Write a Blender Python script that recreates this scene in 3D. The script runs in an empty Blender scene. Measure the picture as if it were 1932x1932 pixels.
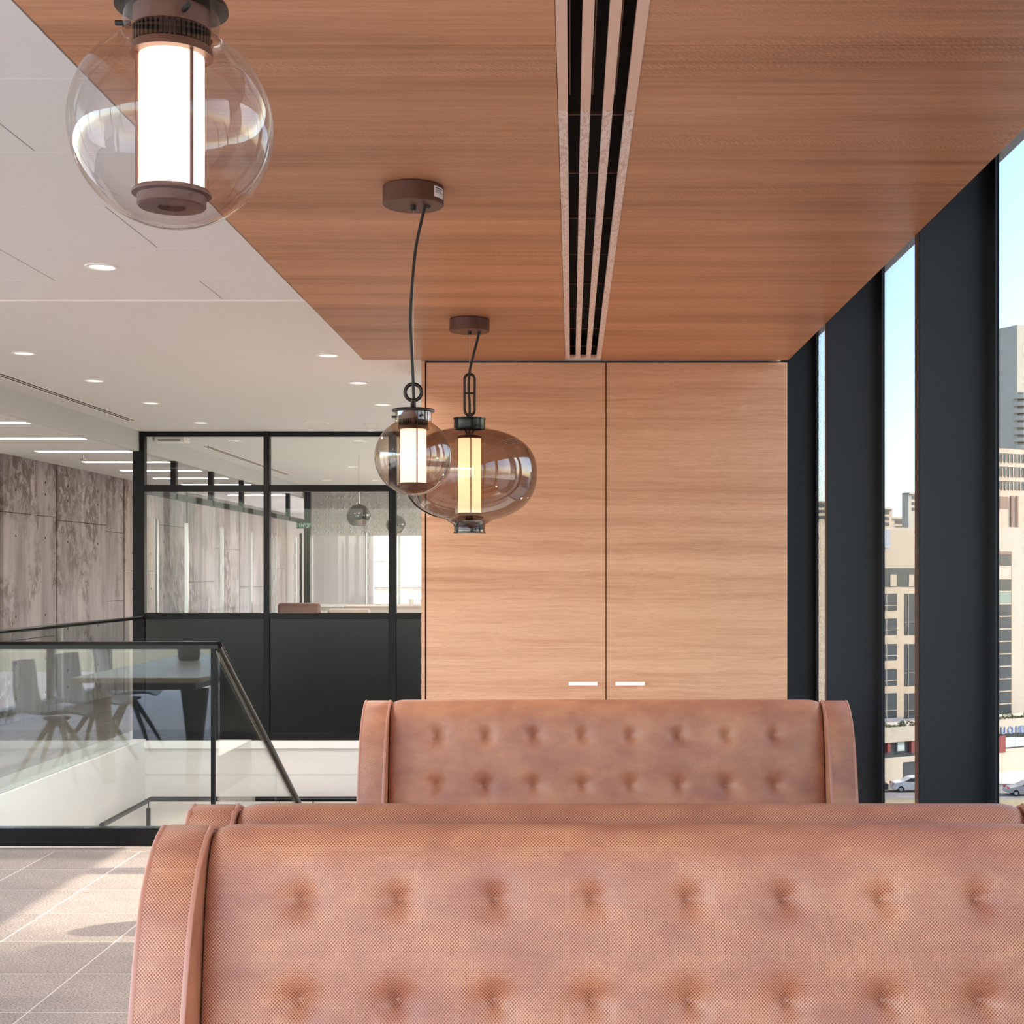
import bpy, bmesh, math, random
from mathutils import Vector, Matrix
random.seed(7)
scene = bpy.context.scene
COL = scene.collection

# ------------------------------------------------------------------ camera, sky, sun, exposure
F, VX, VY, EYE = 2660.0, 1078.0, 1082.0, 1.42
cam_d = bpy.data.cameras.new('camera')
cam = bpy.data.objects.new('camera', cam_d)
COL.objects.link(cam)
cam.location = (0, 0, EYE)
cam.rotation_euler = (math.pi / 2, 0, 0)
cam_d.sensor_width = 36.0
cam_d.lens = 36.0 * F / 1932.0
cam_d.shift_x = (966.0 - VX) / 1932.0
cam_d.shift_y = (VY - 966.0) / 1932.0
cam_d.clip_end = 2000
cam_d.clip_start = 0.05
scene.camera = cam

SUN_TO = Vector((1.0, 0.03, 0.744)).normalized()
world = bpy.data.worlds.new('sky')
scene.world = world
world.use_nodes = True
wn = world.node_tree.nodes
wl = world.node_tree.links
wn.clear()
sky = wn.new('ShaderNodeTexSky')
sky.sky_type = 'NISHITA'
sky.sun_disc = False
sky.sun_elevation = math.asin(SUN_TO.z)
sky.sun_rotation = math.atan2(SUN_TO.x, SUN_TO.y)
sky.air_density = 1.0
sky.dust_density = 1.3
bg = wn.new('ShaderNodeBackground')
bg.inputs['Strength'].default_value = 1.1
wo = wn.new('ShaderNodeOutputWorld')
wl.new(sky.outputs[0], bg.inputs['Color'])
wl.new(bg.outputs[0], wo.inputs['Surface'])

sun_d = bpy.data.lights.new('sun', 'SUN')
sun_d.energy = 23.0
sun_d.angle = math.radians(0.6)
sun_d.color = (1.0, 0.89, 0.74)
sun = bpy.data.objects.new('sun', sun_d)
COL.objects.link(sun)
sun.rotation_euler = SUN_TO.to_track_quat('Z', 'Y').to_euler()

scene.view_settings.view_transform = 'Standard'
scene.view_settings.look = 'None'
scene.view_settings.gamma = 1.0
scene.view_settings.use_curve_mapping = False
scene.view_settings.exposure = 0.70
cy = scene.cycles
cy.adaptive_threshold = 0.015
cy.max_bounces = 9
cy.diffuse_bounces = 5
cy.glossy_bounces = 4
cy.transmission_bounces = 4
cy.transparent_max_bounces = 24
cy.sample_clamp_indirect = 6.0
cy.caustics_reflective = False
cy.caustics_refractive = False
cy.blur_glossy = 0.5


def portal(name, loc, rot, sx, sy):
    d = bpy.data.lights.new(name, 'AREA')
    d.shape = 'RECTANGLE'
    d.size, d.size_y = sx, sy
    d.cycles.is_portal = True
    o = bpy.data.objects.new(name, d)
    COL.objects.link(o)
    o.location = loc
    o.rotation_euler = rot
    return o


portal('window_portal_right', (1.75, 6.5, 1.5), (0, math.pi / 2, 0), 3.2, 28.0)
portal('window_portal_back', (-2.0, -2.35, 1.4), (-math.pi / 2, 0, 0), 7.2, 2.8)
portal('window_portal_left', (-5.75, 2.0, 1.4), (0, -math.pi / 2, 0), 2.8, 8.4)


def P(px, py, d):
    """photo pixel at depth d -> place in the room"""
    return Vector(((px - VX) * d / F, d, EYE - (py - VY) * d / F))


def X(px, d):
    return (px - VX) * d / F


def Z(py, d):
    return EYE - (py - VY) * d / F


# ------------------------------------------------------------------ materials
def lin(c):
    out = []
    for v in c:
        v = v / 255.0
        out.append(v / 12.92 if v <= 0.04045 else ((v + 0.055) / 1.055) ** 2.4)
    return tuple(out) + (1.0,)


class NT:
    def __init__(self, name):
        self.m = bpy.data.materials.new(name)
        self.m.use_nodes = True
        self.t = self.m.node_tree
        self.n = self.t.nodes
        self.n.clear()
        self.out = self.n.new('ShaderNodeOutputMaterial')

    def node(self, typ, **kw):
        nd = self.n.new(typ)
        for k, v in kw.items():
            if k.startswith('i_'):
                nd.inputs[k[2:].replace('_', ' ')].default_value = v
            else:
                setattr(nd, k, v)
        return nd

    def link(self, a, b):
        self.t.links.new(a, b)

    def math(self, op, a, b=None, clamp=False):
        nd = self.n.new('ShaderNodeMath')
        nd.operation = op
        nd.use_clamp = clamp
        for i, v in enumerate((a, b)):
            if v is None:
                continue
            if isinstance(v, (int, float)):
                nd.inputs[i].default_value = v
            else:
                self.link(v, nd.inputs[i])
        return nd.outputs[0]

    def mix(self, fac, a, b, mode='MIX'):
        nd = self.n.new('ShaderNodeMix')
        nd.data_type = 'RGBA'
        nd.blend_type = mode
        for sock, v in ((nd.inputs[0], fac), (nd.inputs[6], a), (nd.inputs[7], b)):
            if isinstance(v, (int, float)):
                sock.default_value = v
            elif isinstance(v, tuple):
                sock.default_value = v
            else:
                self.link(v, sock)
        return nd.outputs[2]

    def ramp(self, fac, stops):
        nd = self.n.new('ShaderNodeValToRGB')
        e = nd.color_ramp.elements
        while len(e) < len(stops):
            e.new(0.5)
        for el, (p, c) in zip(e, stops):
            el.position = p
            el.color = c if len(c) == 4 else tuple(c) + (1,)
        self.link(fac, nd.inputs[0])
        return nd.outputs[0]

    def coords(self, kind='Object', scale=(1, 1, 1), rot=(0, 0, 0), loc=(0, 0, 0)):
        tc = self.n.new('ShaderNodeTexCoord')
        mp = self.n.new('ShaderNodeMapping')
        mp.inputs['Scale'].default_value = scale
        mp.inputs['Rotation'].default_value = rot
        mp.inputs['Location'].default_value = loc
        self.link(tc.outputs[kind], mp.inputs[0])
        return mp.outputs[0]

    def noise(self, vec, scale, detail=2.0, rough=0.5, dist=0.0):
        nd = self.n.new('ShaderNodeTexNoise')
        nd.inputs['Scale'].default_value = scale
        nd.inputs['Detail'].default_value = detail
        nd.inputs['Roughness'].default_value = rough
        nd.inputs['Distortion'].default_value = dist
        self.link(vec, nd.inputs['Vector'])
        return nd.outputs['Fac']

    def bsdf(self, color, rough=0.5, metal=0.0, spec=0.5, bump=None, bump_d=0.001, bump_s=0.5, coat=0.0):
        b = self.n.new('ShaderNodeBsdfPrincipled')
        if isinstance(color, tuple):
            b.inputs['Base Color'].default_value = color
        else:
            self.link(color, b.inputs['Base Color'])
        if isinstance(rough, (int, float)):
            b.inputs['Roughness'].default_value = rough
        else:
            self.link(rough, b.inputs['Roughness'])
        b.inputs['Metallic'].default_value = metal
        b.inputs['Specular IOR Level'].default_value = spec
        b.inputs['Coat Weight'].default_value = coat
        if bump is not None:
            bp = self.n.new('ShaderNodeBump')
            bp.inputs['Distance'].default_value = bump_d
            bp.inputs['Strength'].default_value = bump_s
            self.link(bump, bp.inputs['Height'])
            self.link(bp.outputs[0], b.inputs['Normal'])
        self.link(b.outputs[0], self.out.inputs[0])
        return b


M = {}


def plain(name, rgb, rough=0.5, metal=0.0, spec=0.5, vary=0.06, nscale=8.0, coat=0.0):
    t = NT(name)
    v = t.coords()
    f = t.noise(v, nscale, 4.0)
    c = lin(rgb)
    a = tuple(x * (1 - vary) for x in c[:3]) + (1,)
    b = tuple(min(1, x * (1 + vary)) for x in c[:3]) + (1,)
    t.bsdf(t.mix(f, a, b), rough, metal, spec, coat=coat)
    M[name] = t.m
    return t.m


def emit(name, rgb, strength):
    t = NT(name)
    e = t.node('ShaderNodeEmission')
    e.inputs[0].default_value = lin(rgb)
    e.inputs[1].default_value = strength
    t.link(e.outputs[0], t.out.inputs[0])
    M[name] = t.m
    return t.m


def thin_glass(name, tint, ior=1.5, rough=0.0, rim=None):
    """thin pane: Fresnel mirror over a tinted clear body; rim = tint where the glass is seen edge-on (longer path)"""
    t = NT(name)
    tr = t.node('ShaderNodeBsdfTransparent')
    gl = t.node('ShaderNodeBsdfGlossy')
    gl.inputs['Roughness'].default_value = rough
    gl.inputs['Color'].default_value = (1, 1, 1, 1)
    fr = t.node('ShaderNodeFresnel')
    fr.inputs['IOR'].default_value = ior
    if rim is None:
        tr.inputs[0].default_value = tint
    else:
        lw = t.node('ShaderNodeLayerWeight')
        lw.inputs['Blend'].default_value = 0.25
        t.link(t.mix(lw.outputs['Facing'], tint, rim), tr.inputs[0])
    mx = t.node('ShaderNodeMixShader')
    geo = t.node('ShaderNodeNewGeometry')
    # fresnel of a back face uses the inverted index, so feed the index that gives the same thin-pane answer
    inv = t.math('SUBTRACT', 1.0, geo.outputs['Backfacing'])
    fio = t.math('ADD', t.math('MULTIPLY', geo.outputs['Backfacing'], 1.0 / ior), t.math('MULTIPLY', inv, ior))
    t.link(fio, fr.inputs['IOR'])
    fr.inputs['IOR'].default_value = ior
    t.link(fr.outputs[0], mx.inputs[0])
    t.link(tr.outputs[0], mx.inputs[1])
    t.link(gl.outputs[0], mx.inputs[2])
    t.link(mx.outputs[0], t.out.inputs[0])
    M[name] = t.m
    return t.m


def wood(name, dark, mid, light, wavy=0.0, flecks=0.0, grain=1.0, rough=0.42, scale=(1.0, 1.0, 1.0)):
    """veneer with its grain along X; the object's own colour shifts the sheet's tone"""
    t = NT(name)
    base = t.coords(scale=scale)
    vec = base
    if wavy:
        n0 = t.node('ShaderNodeTexNoise')
        n0.inputs['Scale'].default_value = 2.3
        n0.inputs['Detail'].default_value = 2.0
        t.link(base, n0.inputs['Vector'])
        vm = t.node('ShaderNodeVectorMath', operation='MULTIPLY')
        t.link(n0.outputs['Color'], vm.inputs[0])
        vm.inputs[1].default_value = (0.3 * wavy, wavy * 0.12, wavy * 0.12)
        va = t.node('ShaderNodeVectorMath', operation='ADD')
        t.link(base, va.inputs[0])
        t.link(vm.outputs[0], va.inputs[1])
        vec = va.outputs[0]

    def stretch(sx, sy, loc=(0, 0, 0), rot=(0, 0, 0)):
        mp = t.node('ShaderNodeMapping')
        mp.inputs['Scale'].default_value = (sx, sy, sy)
        mp.inputs['Location'].default_value = loc
        mp.inputs['Rotation'].default_value = rot
        t.link(vec, mp.inputs[0])
        return mp.outputs[0]
    broad = t.noise(stretch(0.35, 5.0), 1.0, 3.0, 0.6)
    fine = t.noise(stretch(1.2, 46.0), 1.0, 4.0, 0.65)
    pore = t.noise(stretch(9.0, 260.0), 1.0, 2.0, 0.6)
    g = t.math('ADD', t.math('MULTIPLY', broad, 0.55), t.math('MULTIPLY', fine, 0.45))
    c = t.ramp(g, [(0.30, dark), (0.5, mid), (0.68, light)])
    p = t.ramp(pore, [(0.36, (0.72, 0.68, 0.64)), (0.52, (1, 1, 1))])
    c = t.mix(0.55 * grain, c, p, 'MULTIPLY')
    if flecks:
        wv = t.node('ShaderNodeTexWave', wave_type='BANDS', bands_direction='X')
        wv.inputs['Scale'].default_value = 22.0
        wv.inputs['Distortion'].default_value = 9.0
        wv.inputs['Detail'].default_value = 3.0
        wv.inputs['Detail Scale'].default_value = 1.6
        t.link(stretch(1.0, 1.6, rot=(0, 0, 0.5)), wv.inputs['Vector'])
        msk = t.ramp(t.noise(stretch(0.5, 3.4, loc=(4, 2, 1)), 1.0, 2.0), [(0.46, (0, 0, 0)), (0.66, (1, 1, 1))])
        sc = t.ramp(wv.outputs['Color'], [(0.35, (0.84, 0.82, 0.8)), (0.75, (1.1, 1.1, 1.1))])
        c = t.mix(t.math('MULTIPLY', msk, flecks), c, t.mix(1.0, c, sc, 'MULTIPLY'))
    oi = t.node('ShaderNodeObjectInfo')
    c = t.mix(1.0, c, oi.outputs['Color'], 'MULTIPLY')
    t.bsdf(c, rough, 0.0, 0.35, bump=fine, bump_d=0.0006, bump_s=0.25)
    M[name] = t.m
    return t.m


def weave(name, dark, light, patina, rough=0.45):
    """woven vinyl: staggered little cells from the UV (metres)"""
    t = NT(name)
    uv = t.node('ShaderNodeUVMap')
    sp = t.node('ShaderNodeSeparateXYZ')
    t.link(uv.outputs[0], sp.inputs[0])
    ku, kv = 2 * math.pi / 0.0062, 2 * math.pi / 0.0070
    cu = t.math('COSINE', t.math('MULTIPLY', sp.outputs[0], ku))
    cv = t.math('COSINE', t.math('MULTIPLY', sp.outputs[1], kv))
    cell = t.math('ADD', t.math('MULTIPLY', t.math('MULTIPLY', cu, cv), 0.5), 0.5)
    pat = t.noise(t.coords('UV', (1, 1.6, 1)), 5.5, 3.0, 0.55)
    pat2 = t.noise(t.coords('UV', (1, 1.4, 1), loc=(3, 5, 0)), 14.0, 3.0, 0.6)
    base = t.mix(t.ramp(pat, [(0.35, (0, 0, 0)), (0.7, (1, 1, 1))]), light, patina)
    base = t.mix(t.math('MULTIPLY', t.ramp(pat2, [(0.45, (0, 0, 0)), (0.75, (1, 1, 1))]), 0.35), base, patina)
    c = t.mix(t.ramp(cell, [(0.12, (0, 0, 0)), (0.58, (1, 1, 1))]), dark, base)
    t.bsdf(c, rough, 0.0, 0.5, bump=cell, bump_d=0.0011, bump_s=0.6)
    M[name] = t.m
    return t.m


weave('vinyl', lin((110, 60, 42)), lin((206, 143, 106)), lin((170, 108, 86)), 0.34)
plain('vinyl_smooth', (178, 120, 98), 0.36, nscale=20)
wood('wood_ceiling', lin((148, 100, 68)), lin((192, 138, 100)), lin((208, 154, 116)), flecks=0.9)
wood('wood_cabinet', lin((182, 130, 98)), lin((210, 160, 126)), lin((222, 174, 142)), wavy=0.7, grain=0.9, rough=0.5, scale=(0.75, 1.0, 1.7))
wood('wood_table', lin((150, 135, 118)), lin((190, 178, 160)), lin((205, 195, 180)), rough=0.35)
plain('white_ceiling', (222, 221, 219), 0.85, vary=0.012)
plain('white_panel', (224, 223, 221), 0.7, vary=0.012)
plain('white_strip', (240, 236, 230), 0.6, vary=0.01)
plain('white_wall', (228, 222, 216), 0.8, vary=0.015)
plain('grey_fascia', (205, 207, 205), 0.7, vary=0.01)
plain('dark_gap', (22, 16, 14), 0.9)
plain('black_metal', (14, 13, 13), 0.4, 0.0, 0.2)
plain('black_gloss', (13, 12, 12), 0.22, 0.0, 0.28, vary=0.02)
plain('black_panel', (12, 11, 12), 0.2, 0.0, 0.3, vary=0.03)
plain('fin_navy', (31, 33, 36), 0.42, 0.0, 0.35, vary=0.05, nscale=3)
plain('fin_edge', (26, 26, 28), 0.4, 0.0, 0.4)
plain('bronze', (92, 58, 46), 0.45, 0.3, 0.5, vary=0.15, nscale=14)
plain('bronze_dark', (48, 38, 34), 0.3, 0.7, 0.5, vary=0.12, nscale=14)
plain('steel_wire', (190, 170, 155), 0.3, 0.9)
plain('cord_black', (16, 14, 14), 0.6)
plain('chrome', (104, 96, 92), 0.05, 1.0)
plain('steel', (200, 200, 200), 0.25, 0.9)
plain('handle_white', (245, 242, 238), 0.35)
plain('chair_shell', (120, 128, 136), 0.4)
plain('chair_dark', (38, 36, 36), 0.45)
plain('pot_grey', (120, 112, 106), 0.7)
plain('sofa_brown', (120, 84, 74), 0.55)
plain('sofa_beige', (190, 172, 158), 0.6)
plain('sign_green', (30, 58, 48), 0.5)
plain('sign_text', (170, 215, 190), 0.5)
plain('sticker', (232, 230, 232), 0.5)
plain('sticker_print', (70, 70, 75), 0.6)
emit('lamp_core', (255, 226, 196), 4.2)
emit('lamp_core_soft', (255, 210, 168), 2.6)
emit('led_line', (255, 250, 244), 5.0)
emit('lamp_core_lantern', (255, 208, 162), 1.75)
emit('downlight_lens', (255, 246, 232), 0.9)
thin_glass('glass_rail', (0.93, 0.96, 0.95, 1), 1.7)
thin_glass('glass_clear', (0.96, 0.97, 0.97, 1), 1.2)
thin_glass('glass_office', (0.95, 0.96, 0.96, 1), 1.02)
thin_glass('glass_far', (0.74, 0.75, 0.76, 1), 1.4)
thin_glass('glass_window', (0.50, 0.52, 0.53, 1), 1.4)
thin_glass('glass_globe_clear', (0.955, 0.945, 0.94, 1), 1.5, rim=(0.7, 0.67, 0.65, 1))
thin_glass('glass_globe_amber', (0.84, 0.74, 0.63, 1), 1.75, rim=(0.36, 0.27, 0.2, 1))
thin_glass('glass_globe_smoke', (0.64, 0.56, 0.51, 1), 1.8, rim=(0.2, 0.165, 0.15, 1))

t = NT('bar_plain')
t.bsdf(t.mix(t.noise(t.coords(), 3.0), lin((226, 188, 164)), lin((232, 196, 172))), 0.5, 0.0, 0.4)
M['bar_plain'] = t.m
t = NT('bar_film')
v = t.coords(scale=(30, 9, 1))
wv = t.ramp(t.noise(v, 1.0, 4.0, 0.6, 1.5), [(0.46, lin((236, 218, 206))), (0.52, lin((196, 162, 142))), (0.55, lin((238, 222, 212))), (0.75, lin((226, 198, 180)))])
t.bsdf(wv, 0.35, 0.0, 0.5, bump=t.noise(v, 1.0, 4.0, 0.6, 1.5), bump_d=0.002, bump_s=0.4)
M['bar_film'] = t.m

t = NT('stone_tile')
oi = t.node('ShaderNodeObjectInfo')
v = t.coords()
sp = t.ramp(t.noise(v, 130.0, 3.0, 0.7), [(0.36, lin((96, 84, 78))), (0.5, lin((160, 144, 134))), (0.66, lin((182, 166, 156)))])
bd = t.ramp(t.noise(v, 7.0, 4.0, 0.6), [(0.3, (0.86, 0.85, 0.84)), (0.7, (1.05, 1.05, 1.05))])
c = t.mix(1.0, sp, bd, 'MULTIPLY')
rv = t.math('ADD', t.math('MULTIPLY', oi.outputs['Random'], 0.12), 0.92)
hs = t.node('ShaderNodeHueSaturation')
t.link(rv, hs.inputs['Value'])
t.link(c, hs.inputs['Color'])
t.bsdf(hs.outputs[0], 0.5, 0.0, 0.4, bump=t.noise(v, 130.0, 3.0), bump_d=0.001, bump_s=0.3)
M['stone_tile'] = t.m
plain('grout', (206, 198, 190), 0.8, vary=0.03)

t = NT('concrete_print')
v = t.coords(scale=(1, 1, 0.55))
big = t.noise(v, 1.1, 5.0, 0.65, 0.6)
leaf = t.noise(t.coords(scale=(1, 1, 0.8)), 9.0, 6.0, 0.75, 0.4)
base = t.ramp(t.noise(t.coords(scale=(1, 2.2, 0.35)), 2.0, 4.0, 0.6), [(0.3, lin((136, 126, 126))), (0.7, lin((182, 171, 171)))])
mk = t.math('MULTIPLY', t.ramp(big, [(0.47, (0, 0, 0)), (0.6, (1, 1, 1))]), t.ramp(leaf, [(0.44, (0, 0, 0)), (0.53, (1, 1, 1))]))
c = t.mix(t.math('MULTIPLY', mk, 0.85), base, lin((98, 82, 74)))
oi = t.node('ShaderNodeObjectInfo')
c = t.mix(1.0, c, oi.outputs['Color'], 'MULTIPLY')
t.bsdf(c, 0.7, 0.0, 0.3)
M['concrete_print'] = t.m

t = NT('frieze_plaster')
vo = t.node('ShaderNodeTexVoronoi', feature='DISTANCE_TO_EDGE')
vo.inputs['Scale'].default_value = 2.6
vo.inputs['Randomness'].default_value = 0.1
t.link(t.coords(), vo.inputs['Vector'])
t.bsdf(lin((205, 198, 192)), 0.8, bump=vo.outputs[0], bump_d=0.08, bump_s=0.7)
M['frieze_plaster'] = t.m


# ------------------------------------------------------------------ mesh helpers
def link(o, parent=None):
    COL.objects.link(o)
    if parent is not None:
        o.parent = parent
    return o


def tag(o, label=None, cat=None, group=None, kind=None):
    if label:
        o['label'] = label
    if cat:
        o['category'] = cat
    if group:
        o['group'] = group
    if kind:
        o['kind'] = kind
    return o


def thing(name, label, cat, loc=(0, 0, 0), rz=0.0, group=None, kind=None):
    o = bpy.data.objects.new(name, None)
    o.empty_display_size = 0.1
    COL.objects.link(o)
    o.location = loc
    o.rotation_euler = (0, 0, rz)
    return tag(o, label, cat, group, kind)


def struct(name, label, loc=(0, 0, 0)):
    return tag(thing(name, label, None, loc), kind='structure')


def mesh(name, verts, faces, mat, parent=None, smooth=False, uvs=None):
    me = bpy.data.meshes.new(name)
    me.from_pydata([tuple(v) for v in verts], [], faces)
    if uvs is not None:
        ul = me.uv_layers.new(name='UVMap')
        for i, uv in enumerate(uvs):
            ul.data[i].uv = uv
    me.materials.append(M[mat] if isinstance(mat, str) else mat)
    if smooth:
        for p in me.polygons:
            p.use_smooth = True
    me.update()
    return link(bpy.data.objects.new(name, me), parent)


def bm_obj(name, bm, mat, parent=None, smooth=False, sharp=None):
    me = bpy.data.meshes.new(name)
    bmesh.ops.recalc_face_normals(bm, faces=bm.faces)
    bm.to_mesh(me)
    bm.free()
    me.materials.append(M[mat] if isinstance(mat, str) else mat)
    if smooth:
        for p in me.polygons:
            p.use_smooth = True
        if sharp:
            me.set_sharp_from_angle(angle=math.radians(sharp))
    return link(bpy.data.objects.new(name, me), parent)


def add_box(bm, a, b):
    x0, y0, z0 = a
    x1, y1, z1 = b
    vs = [bm.verts.new(p) for p in ((x0, y0, z0), (x1, y0, z0), (x1, y1, z0), (x0, y1, z0), (x0, y0, z1), (x1, y0, z1), (x1, y1, z1), (x0, y1, z1))]
    for f in ((0, 3, 2, 1), (4, 5, 6, 7), (0, 1, 5, 4), (1, 2, 6, 5), (2, 3, 7, 6), (3, 0, 4, 7)):
        bm.faces.new([vs[i] for i in f])


def box(name, a, b, mat, parent=None, bevel=0.0, segs=1):
    bm = bmesh.new()
    lo = [min(p, q) for p, q in zip(a, b)]
    hi = [max(p, q) for p, q in zip(a, b)]
    add_box(bm, lo, hi)
    if bevel:
        bmesh.ops.bevel(bm, geom=bm.edges[:], offset=bevel, segments=segs, affect='EDGES', profile=0.5)
    return bm_obj(name, bm, mat, parent, smooth=segs > 1, sharp=50 if segs > 1 else None)


def add_tube(bm, pts, r, segs=10, closed=False, caps=True):
    pts = [Vector(p) for p in pts]
    n = len(pts)
    rs = r if isinstance(r, (list, tuple)) else [r] * n
    rings = []
    prev = None
    for i in range(n):
        if closed:
            d = pts[(i + 1) % n] - pts[i - 1]
        else:
            d = pts[min(i + 1, n - 1)] - pts[max(i - 1, 0)]
        d.normalize()
        if prev is None:
            ref = Vector((0, 0, 1)) if abs(d.z) < 0.9 else Vector((1, 0, 0))
            a = d.cross(ref).normalized()
        else:
            a = (prev - d * prev.dot(d)).normalized()
        prev = a
        b = d.cross(a)
        rings.append([bm.verts.new(pts[i] + (a * math.cos(2 * math.pi * k / segs) + b * math.sin(2 * math.pi * k / segs)) * rs[i]) for k in range(segs)])
    m = n if closed else n - 1
    for i in range(m):
        A, B = rings[i], rings[(i + 1) % n]
        for k in range(segs):
            bm.faces.new((A[k], A[(k + 1) % segs], B[(k + 1) % segs], B[k]))
    if caps and not closed:
        bm.faces.new(rings[0][::-1])
        bm.faces.new(rings[-1])


def tube(name, pts, r, mat, parent=None, segs=10, closed=False):
    bm = bmesh.new()
    add_tube(bm, pts, r, segs, closed)
    return bm_obj(name, bm, mat, parent, smooth=True, sharp=60)


def add_lathe(bm, prof, segs=48, cx=0, cy=0, caps=True):
    rings = []
    for r, z in prof:
        if r < 1e-6:
            rings.append([bm.verts.new((cx, cy, z))])
        else:
            rings.append([bm.verts.new((cx + r * math.cos(2 * math.pi * k / segs), cy + r * math.sin(2 * math.pi * k / segs), z)) for k in range(segs)])
    for A, B in zip(rings, rings[1:]):
        for k in range(segs):
            k2 = (k + 1) % segs
            if len(A) == 1 and len(B) == 1:
                continue
            if len(A) == 1:
                bm.faces.new((A[0], B[k2], B[k]))
            elif len(B) == 1:
                bm.faces.new((A[k], A[k2], B[0]))
            else:
                bm.faces.new((A[k], A[k2], B[k2], B[k]))


def lathe(name, prof, mat, parent=None, segs=48, smooth=True, sharp=40, cx=0, cy=0):
    bm = bmesh.new()
    add_lathe(bm, prof, segs, cx, cy)
    return bm_obj(name, bm, mat, parent, smooth, sharp)


def prism(name, poly, x0, x1, mat, parent=None, axis='x', bevel=0.0, segs=1):
    """polygon (a, b) swept along an axis: x -> (x, a, b), y -> (a, y, b), z -> (a, b, z)"""
    bm = bmesh.new()
    put = {'x': lambda s, a, b: (s, a, b), 'y': lambda s, a, b: (a, s, b), 'z': lambda s, a, b: (a, b, s)}[axis]
    A = [bm.verts.new(put(x0, a, b)) for a, b in poly]
    B = [bm.verts.new(put(x1, a, b)) for a, b in poly]
    n = len(poly)
    bm.faces.new(A[::-1])
    bm.faces.new(B)
    for i in range(n):
        bm.faces.new((A[i], A[(i + 1) % n], B[(i + 1) % n], B[i]))
    if bevel:
        bmesh.ops.bevel(bm, geom=bm.edges[:], offset=bevel, segments=segs, affect='EDGES', profile=0.5)
    return bm_obj(name, bm, mat, parent, smooth=segs > 1, sharp=40 if segs > 1 else None)


def text(name, body, size, mat, parent, loc, rot, center=False, scale=(1, 1, 1), extrude=.002):
    cu = bpy.data.curves.new(name, 'FONT')
    cu.body = body
    cu.size = size
    cu.extrude = extrude
    if center:
        cu.align_x = 'CENTER'
        cu.align_y = 'CENTER'
    tmp = bpy.data.objects.new(name, cu)
    COL.objects.link(tmp)
    dg = bpy.context.evaluated_depsgraph_get()
    me = bpy.data.meshes.new_from_object(tmp.evaluated_get(dg))
    bpy.data.objects.remove(tmp)
    me.materials.clear()
    me.materials.append(M[mat])
    o = link(bpy.data.objects.new(name, me), parent)
    o.location, o.rotation_euler, o.scale = loc, rot, scale
    return o


def copy_tree(o, parent=None):
    c = o.copy()
    COL.objects.link(c)
    if parent is not None:
        c.parent = parent
    for ch in list(o.children):
        copy_tree(ch, c)
    return c


def lamp(name, kind, loc, energy, parent=None, color=(1, 0.86, 0.7), size=0.1, rot=(0, 0, 0)):
    d = bpy.data.lights.new(name, kind)
    d.energy = energy
    d.color = color
    if kind == 'AREA':
        d.shape = 'DISK'
        d.size = size
        d.spread = math.radians(150)
    else:
        d.shadow_soft_size = size
    o = bpy.data.objects.new(name, d)
    o.location = loc
    o.rotation_euler = rot
    return link(o, parent)


# ================================================================== THE SETTING
CZ = 2.64            # ceiling height
DC = 8.073           # depth of the cabinet front
WX = 1.241           # inner edge of the window fins
GX = 1.50            # window glass
SX = -3.65           # left edge of the stair opening
SY0, SY1 = 7.334, 12.08
RX = -1.85           # stair side of the front balustrade

# ---- floor
floor = struct('floor', 'speckled beige stone tile floor with pale joints')
box('slab', (-5.7, -2.4, -0.3), (1.62, SY0 - 0.02, -0.0008), 'grout', floor)
box('slab', (-5.7, SY0 - 0.02, -0.3), (SX - .121, 26.5, -0.0008), 'grout', floor)
box('slab', (-0.95, SY0 - 0.02, -0.3), (1.62, SY1, -0.0008), 'grout', floor)
box('slab', (SX - .121, SY1 + .101, -0.3), (1.62, 20.6, -0.0008), 'grout', floor)
TP = 0.441
tile_me = None


def tile_at(x, y, parent=floor):
    global tile_me
    if tile_me is None:
        o = box('tile', (-TP / 2 + .0035, -TP / 2 + .0035, -0.006), (TP / 2 - .0035, TP / 2 - .0035, 0.0), 'stone_tile', parent, bevel=0.0006)
        tile_me = o.data
    else:
        o = link(bpy.data.objects.new('tile', tile_me), parent)
    o.location = (x, y, 0)


TX0, TY0 = -1.76, 7.208
for i in range(-9, 7):
    for j in range(0, 12):
        x = TX0 + (i + .5) * TP
        y = TY0 - (j + .5) * TP
        if x < -5.5 or x > 1.2:
            continue
        tile_at(x, y)
for i in range(-9, -4):
    for j in range(1, 26):
        x = TX0 + (i + .5) * TP
        if x + TP / 2 > SX:
            continue
        y = TY0 + (j - .5) * TP + .126
        tile_at(x, y)
box('edge_strip', (SX, TY0 + .004, -0.012), (1.2, SY0 - .03, 0.0), 'stone_tile', floor)
for j in range(0, 12):
    pass

# ---- stairwell
sw = struct('wall_stairwell', 'white painted walls of the sunken stairwell')
box('wall_face', (SX - .12, SY0, -3.3), (SX, SY1 + .1, -0.001), 'white_wall', sw)
box('wall_face', (SX, SY1, -3.3), (-0.95, SY1 + .12, -0.30), 'white_wall', sw)
box('wall_face', (SX, SY1 - .004, -0.30), (-0.95, SY1 + .1, -0.075), 'white_wall', sw)
box('coping', (SX, SY1 - .03, -0.075), (-0.95, SY1 + .06, -0.013), 'white_strip', sw)
box('wall_face', (-0.95, SY0, -3.3), (-0.85, SY1 + .1, -0.30), 'white_wall', sw)
box('wall_face', (SX, SY0 - .1, -3.3), (RX, SY0, -0.30), 'white_wall', sw)
st = struct('floor_stairs', 'stone stair flight going down behind the booths')
box('landing', (SX, 9.95, -1.75), (-0.95, SY1, -1.6), 'stone_tile', st)
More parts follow.
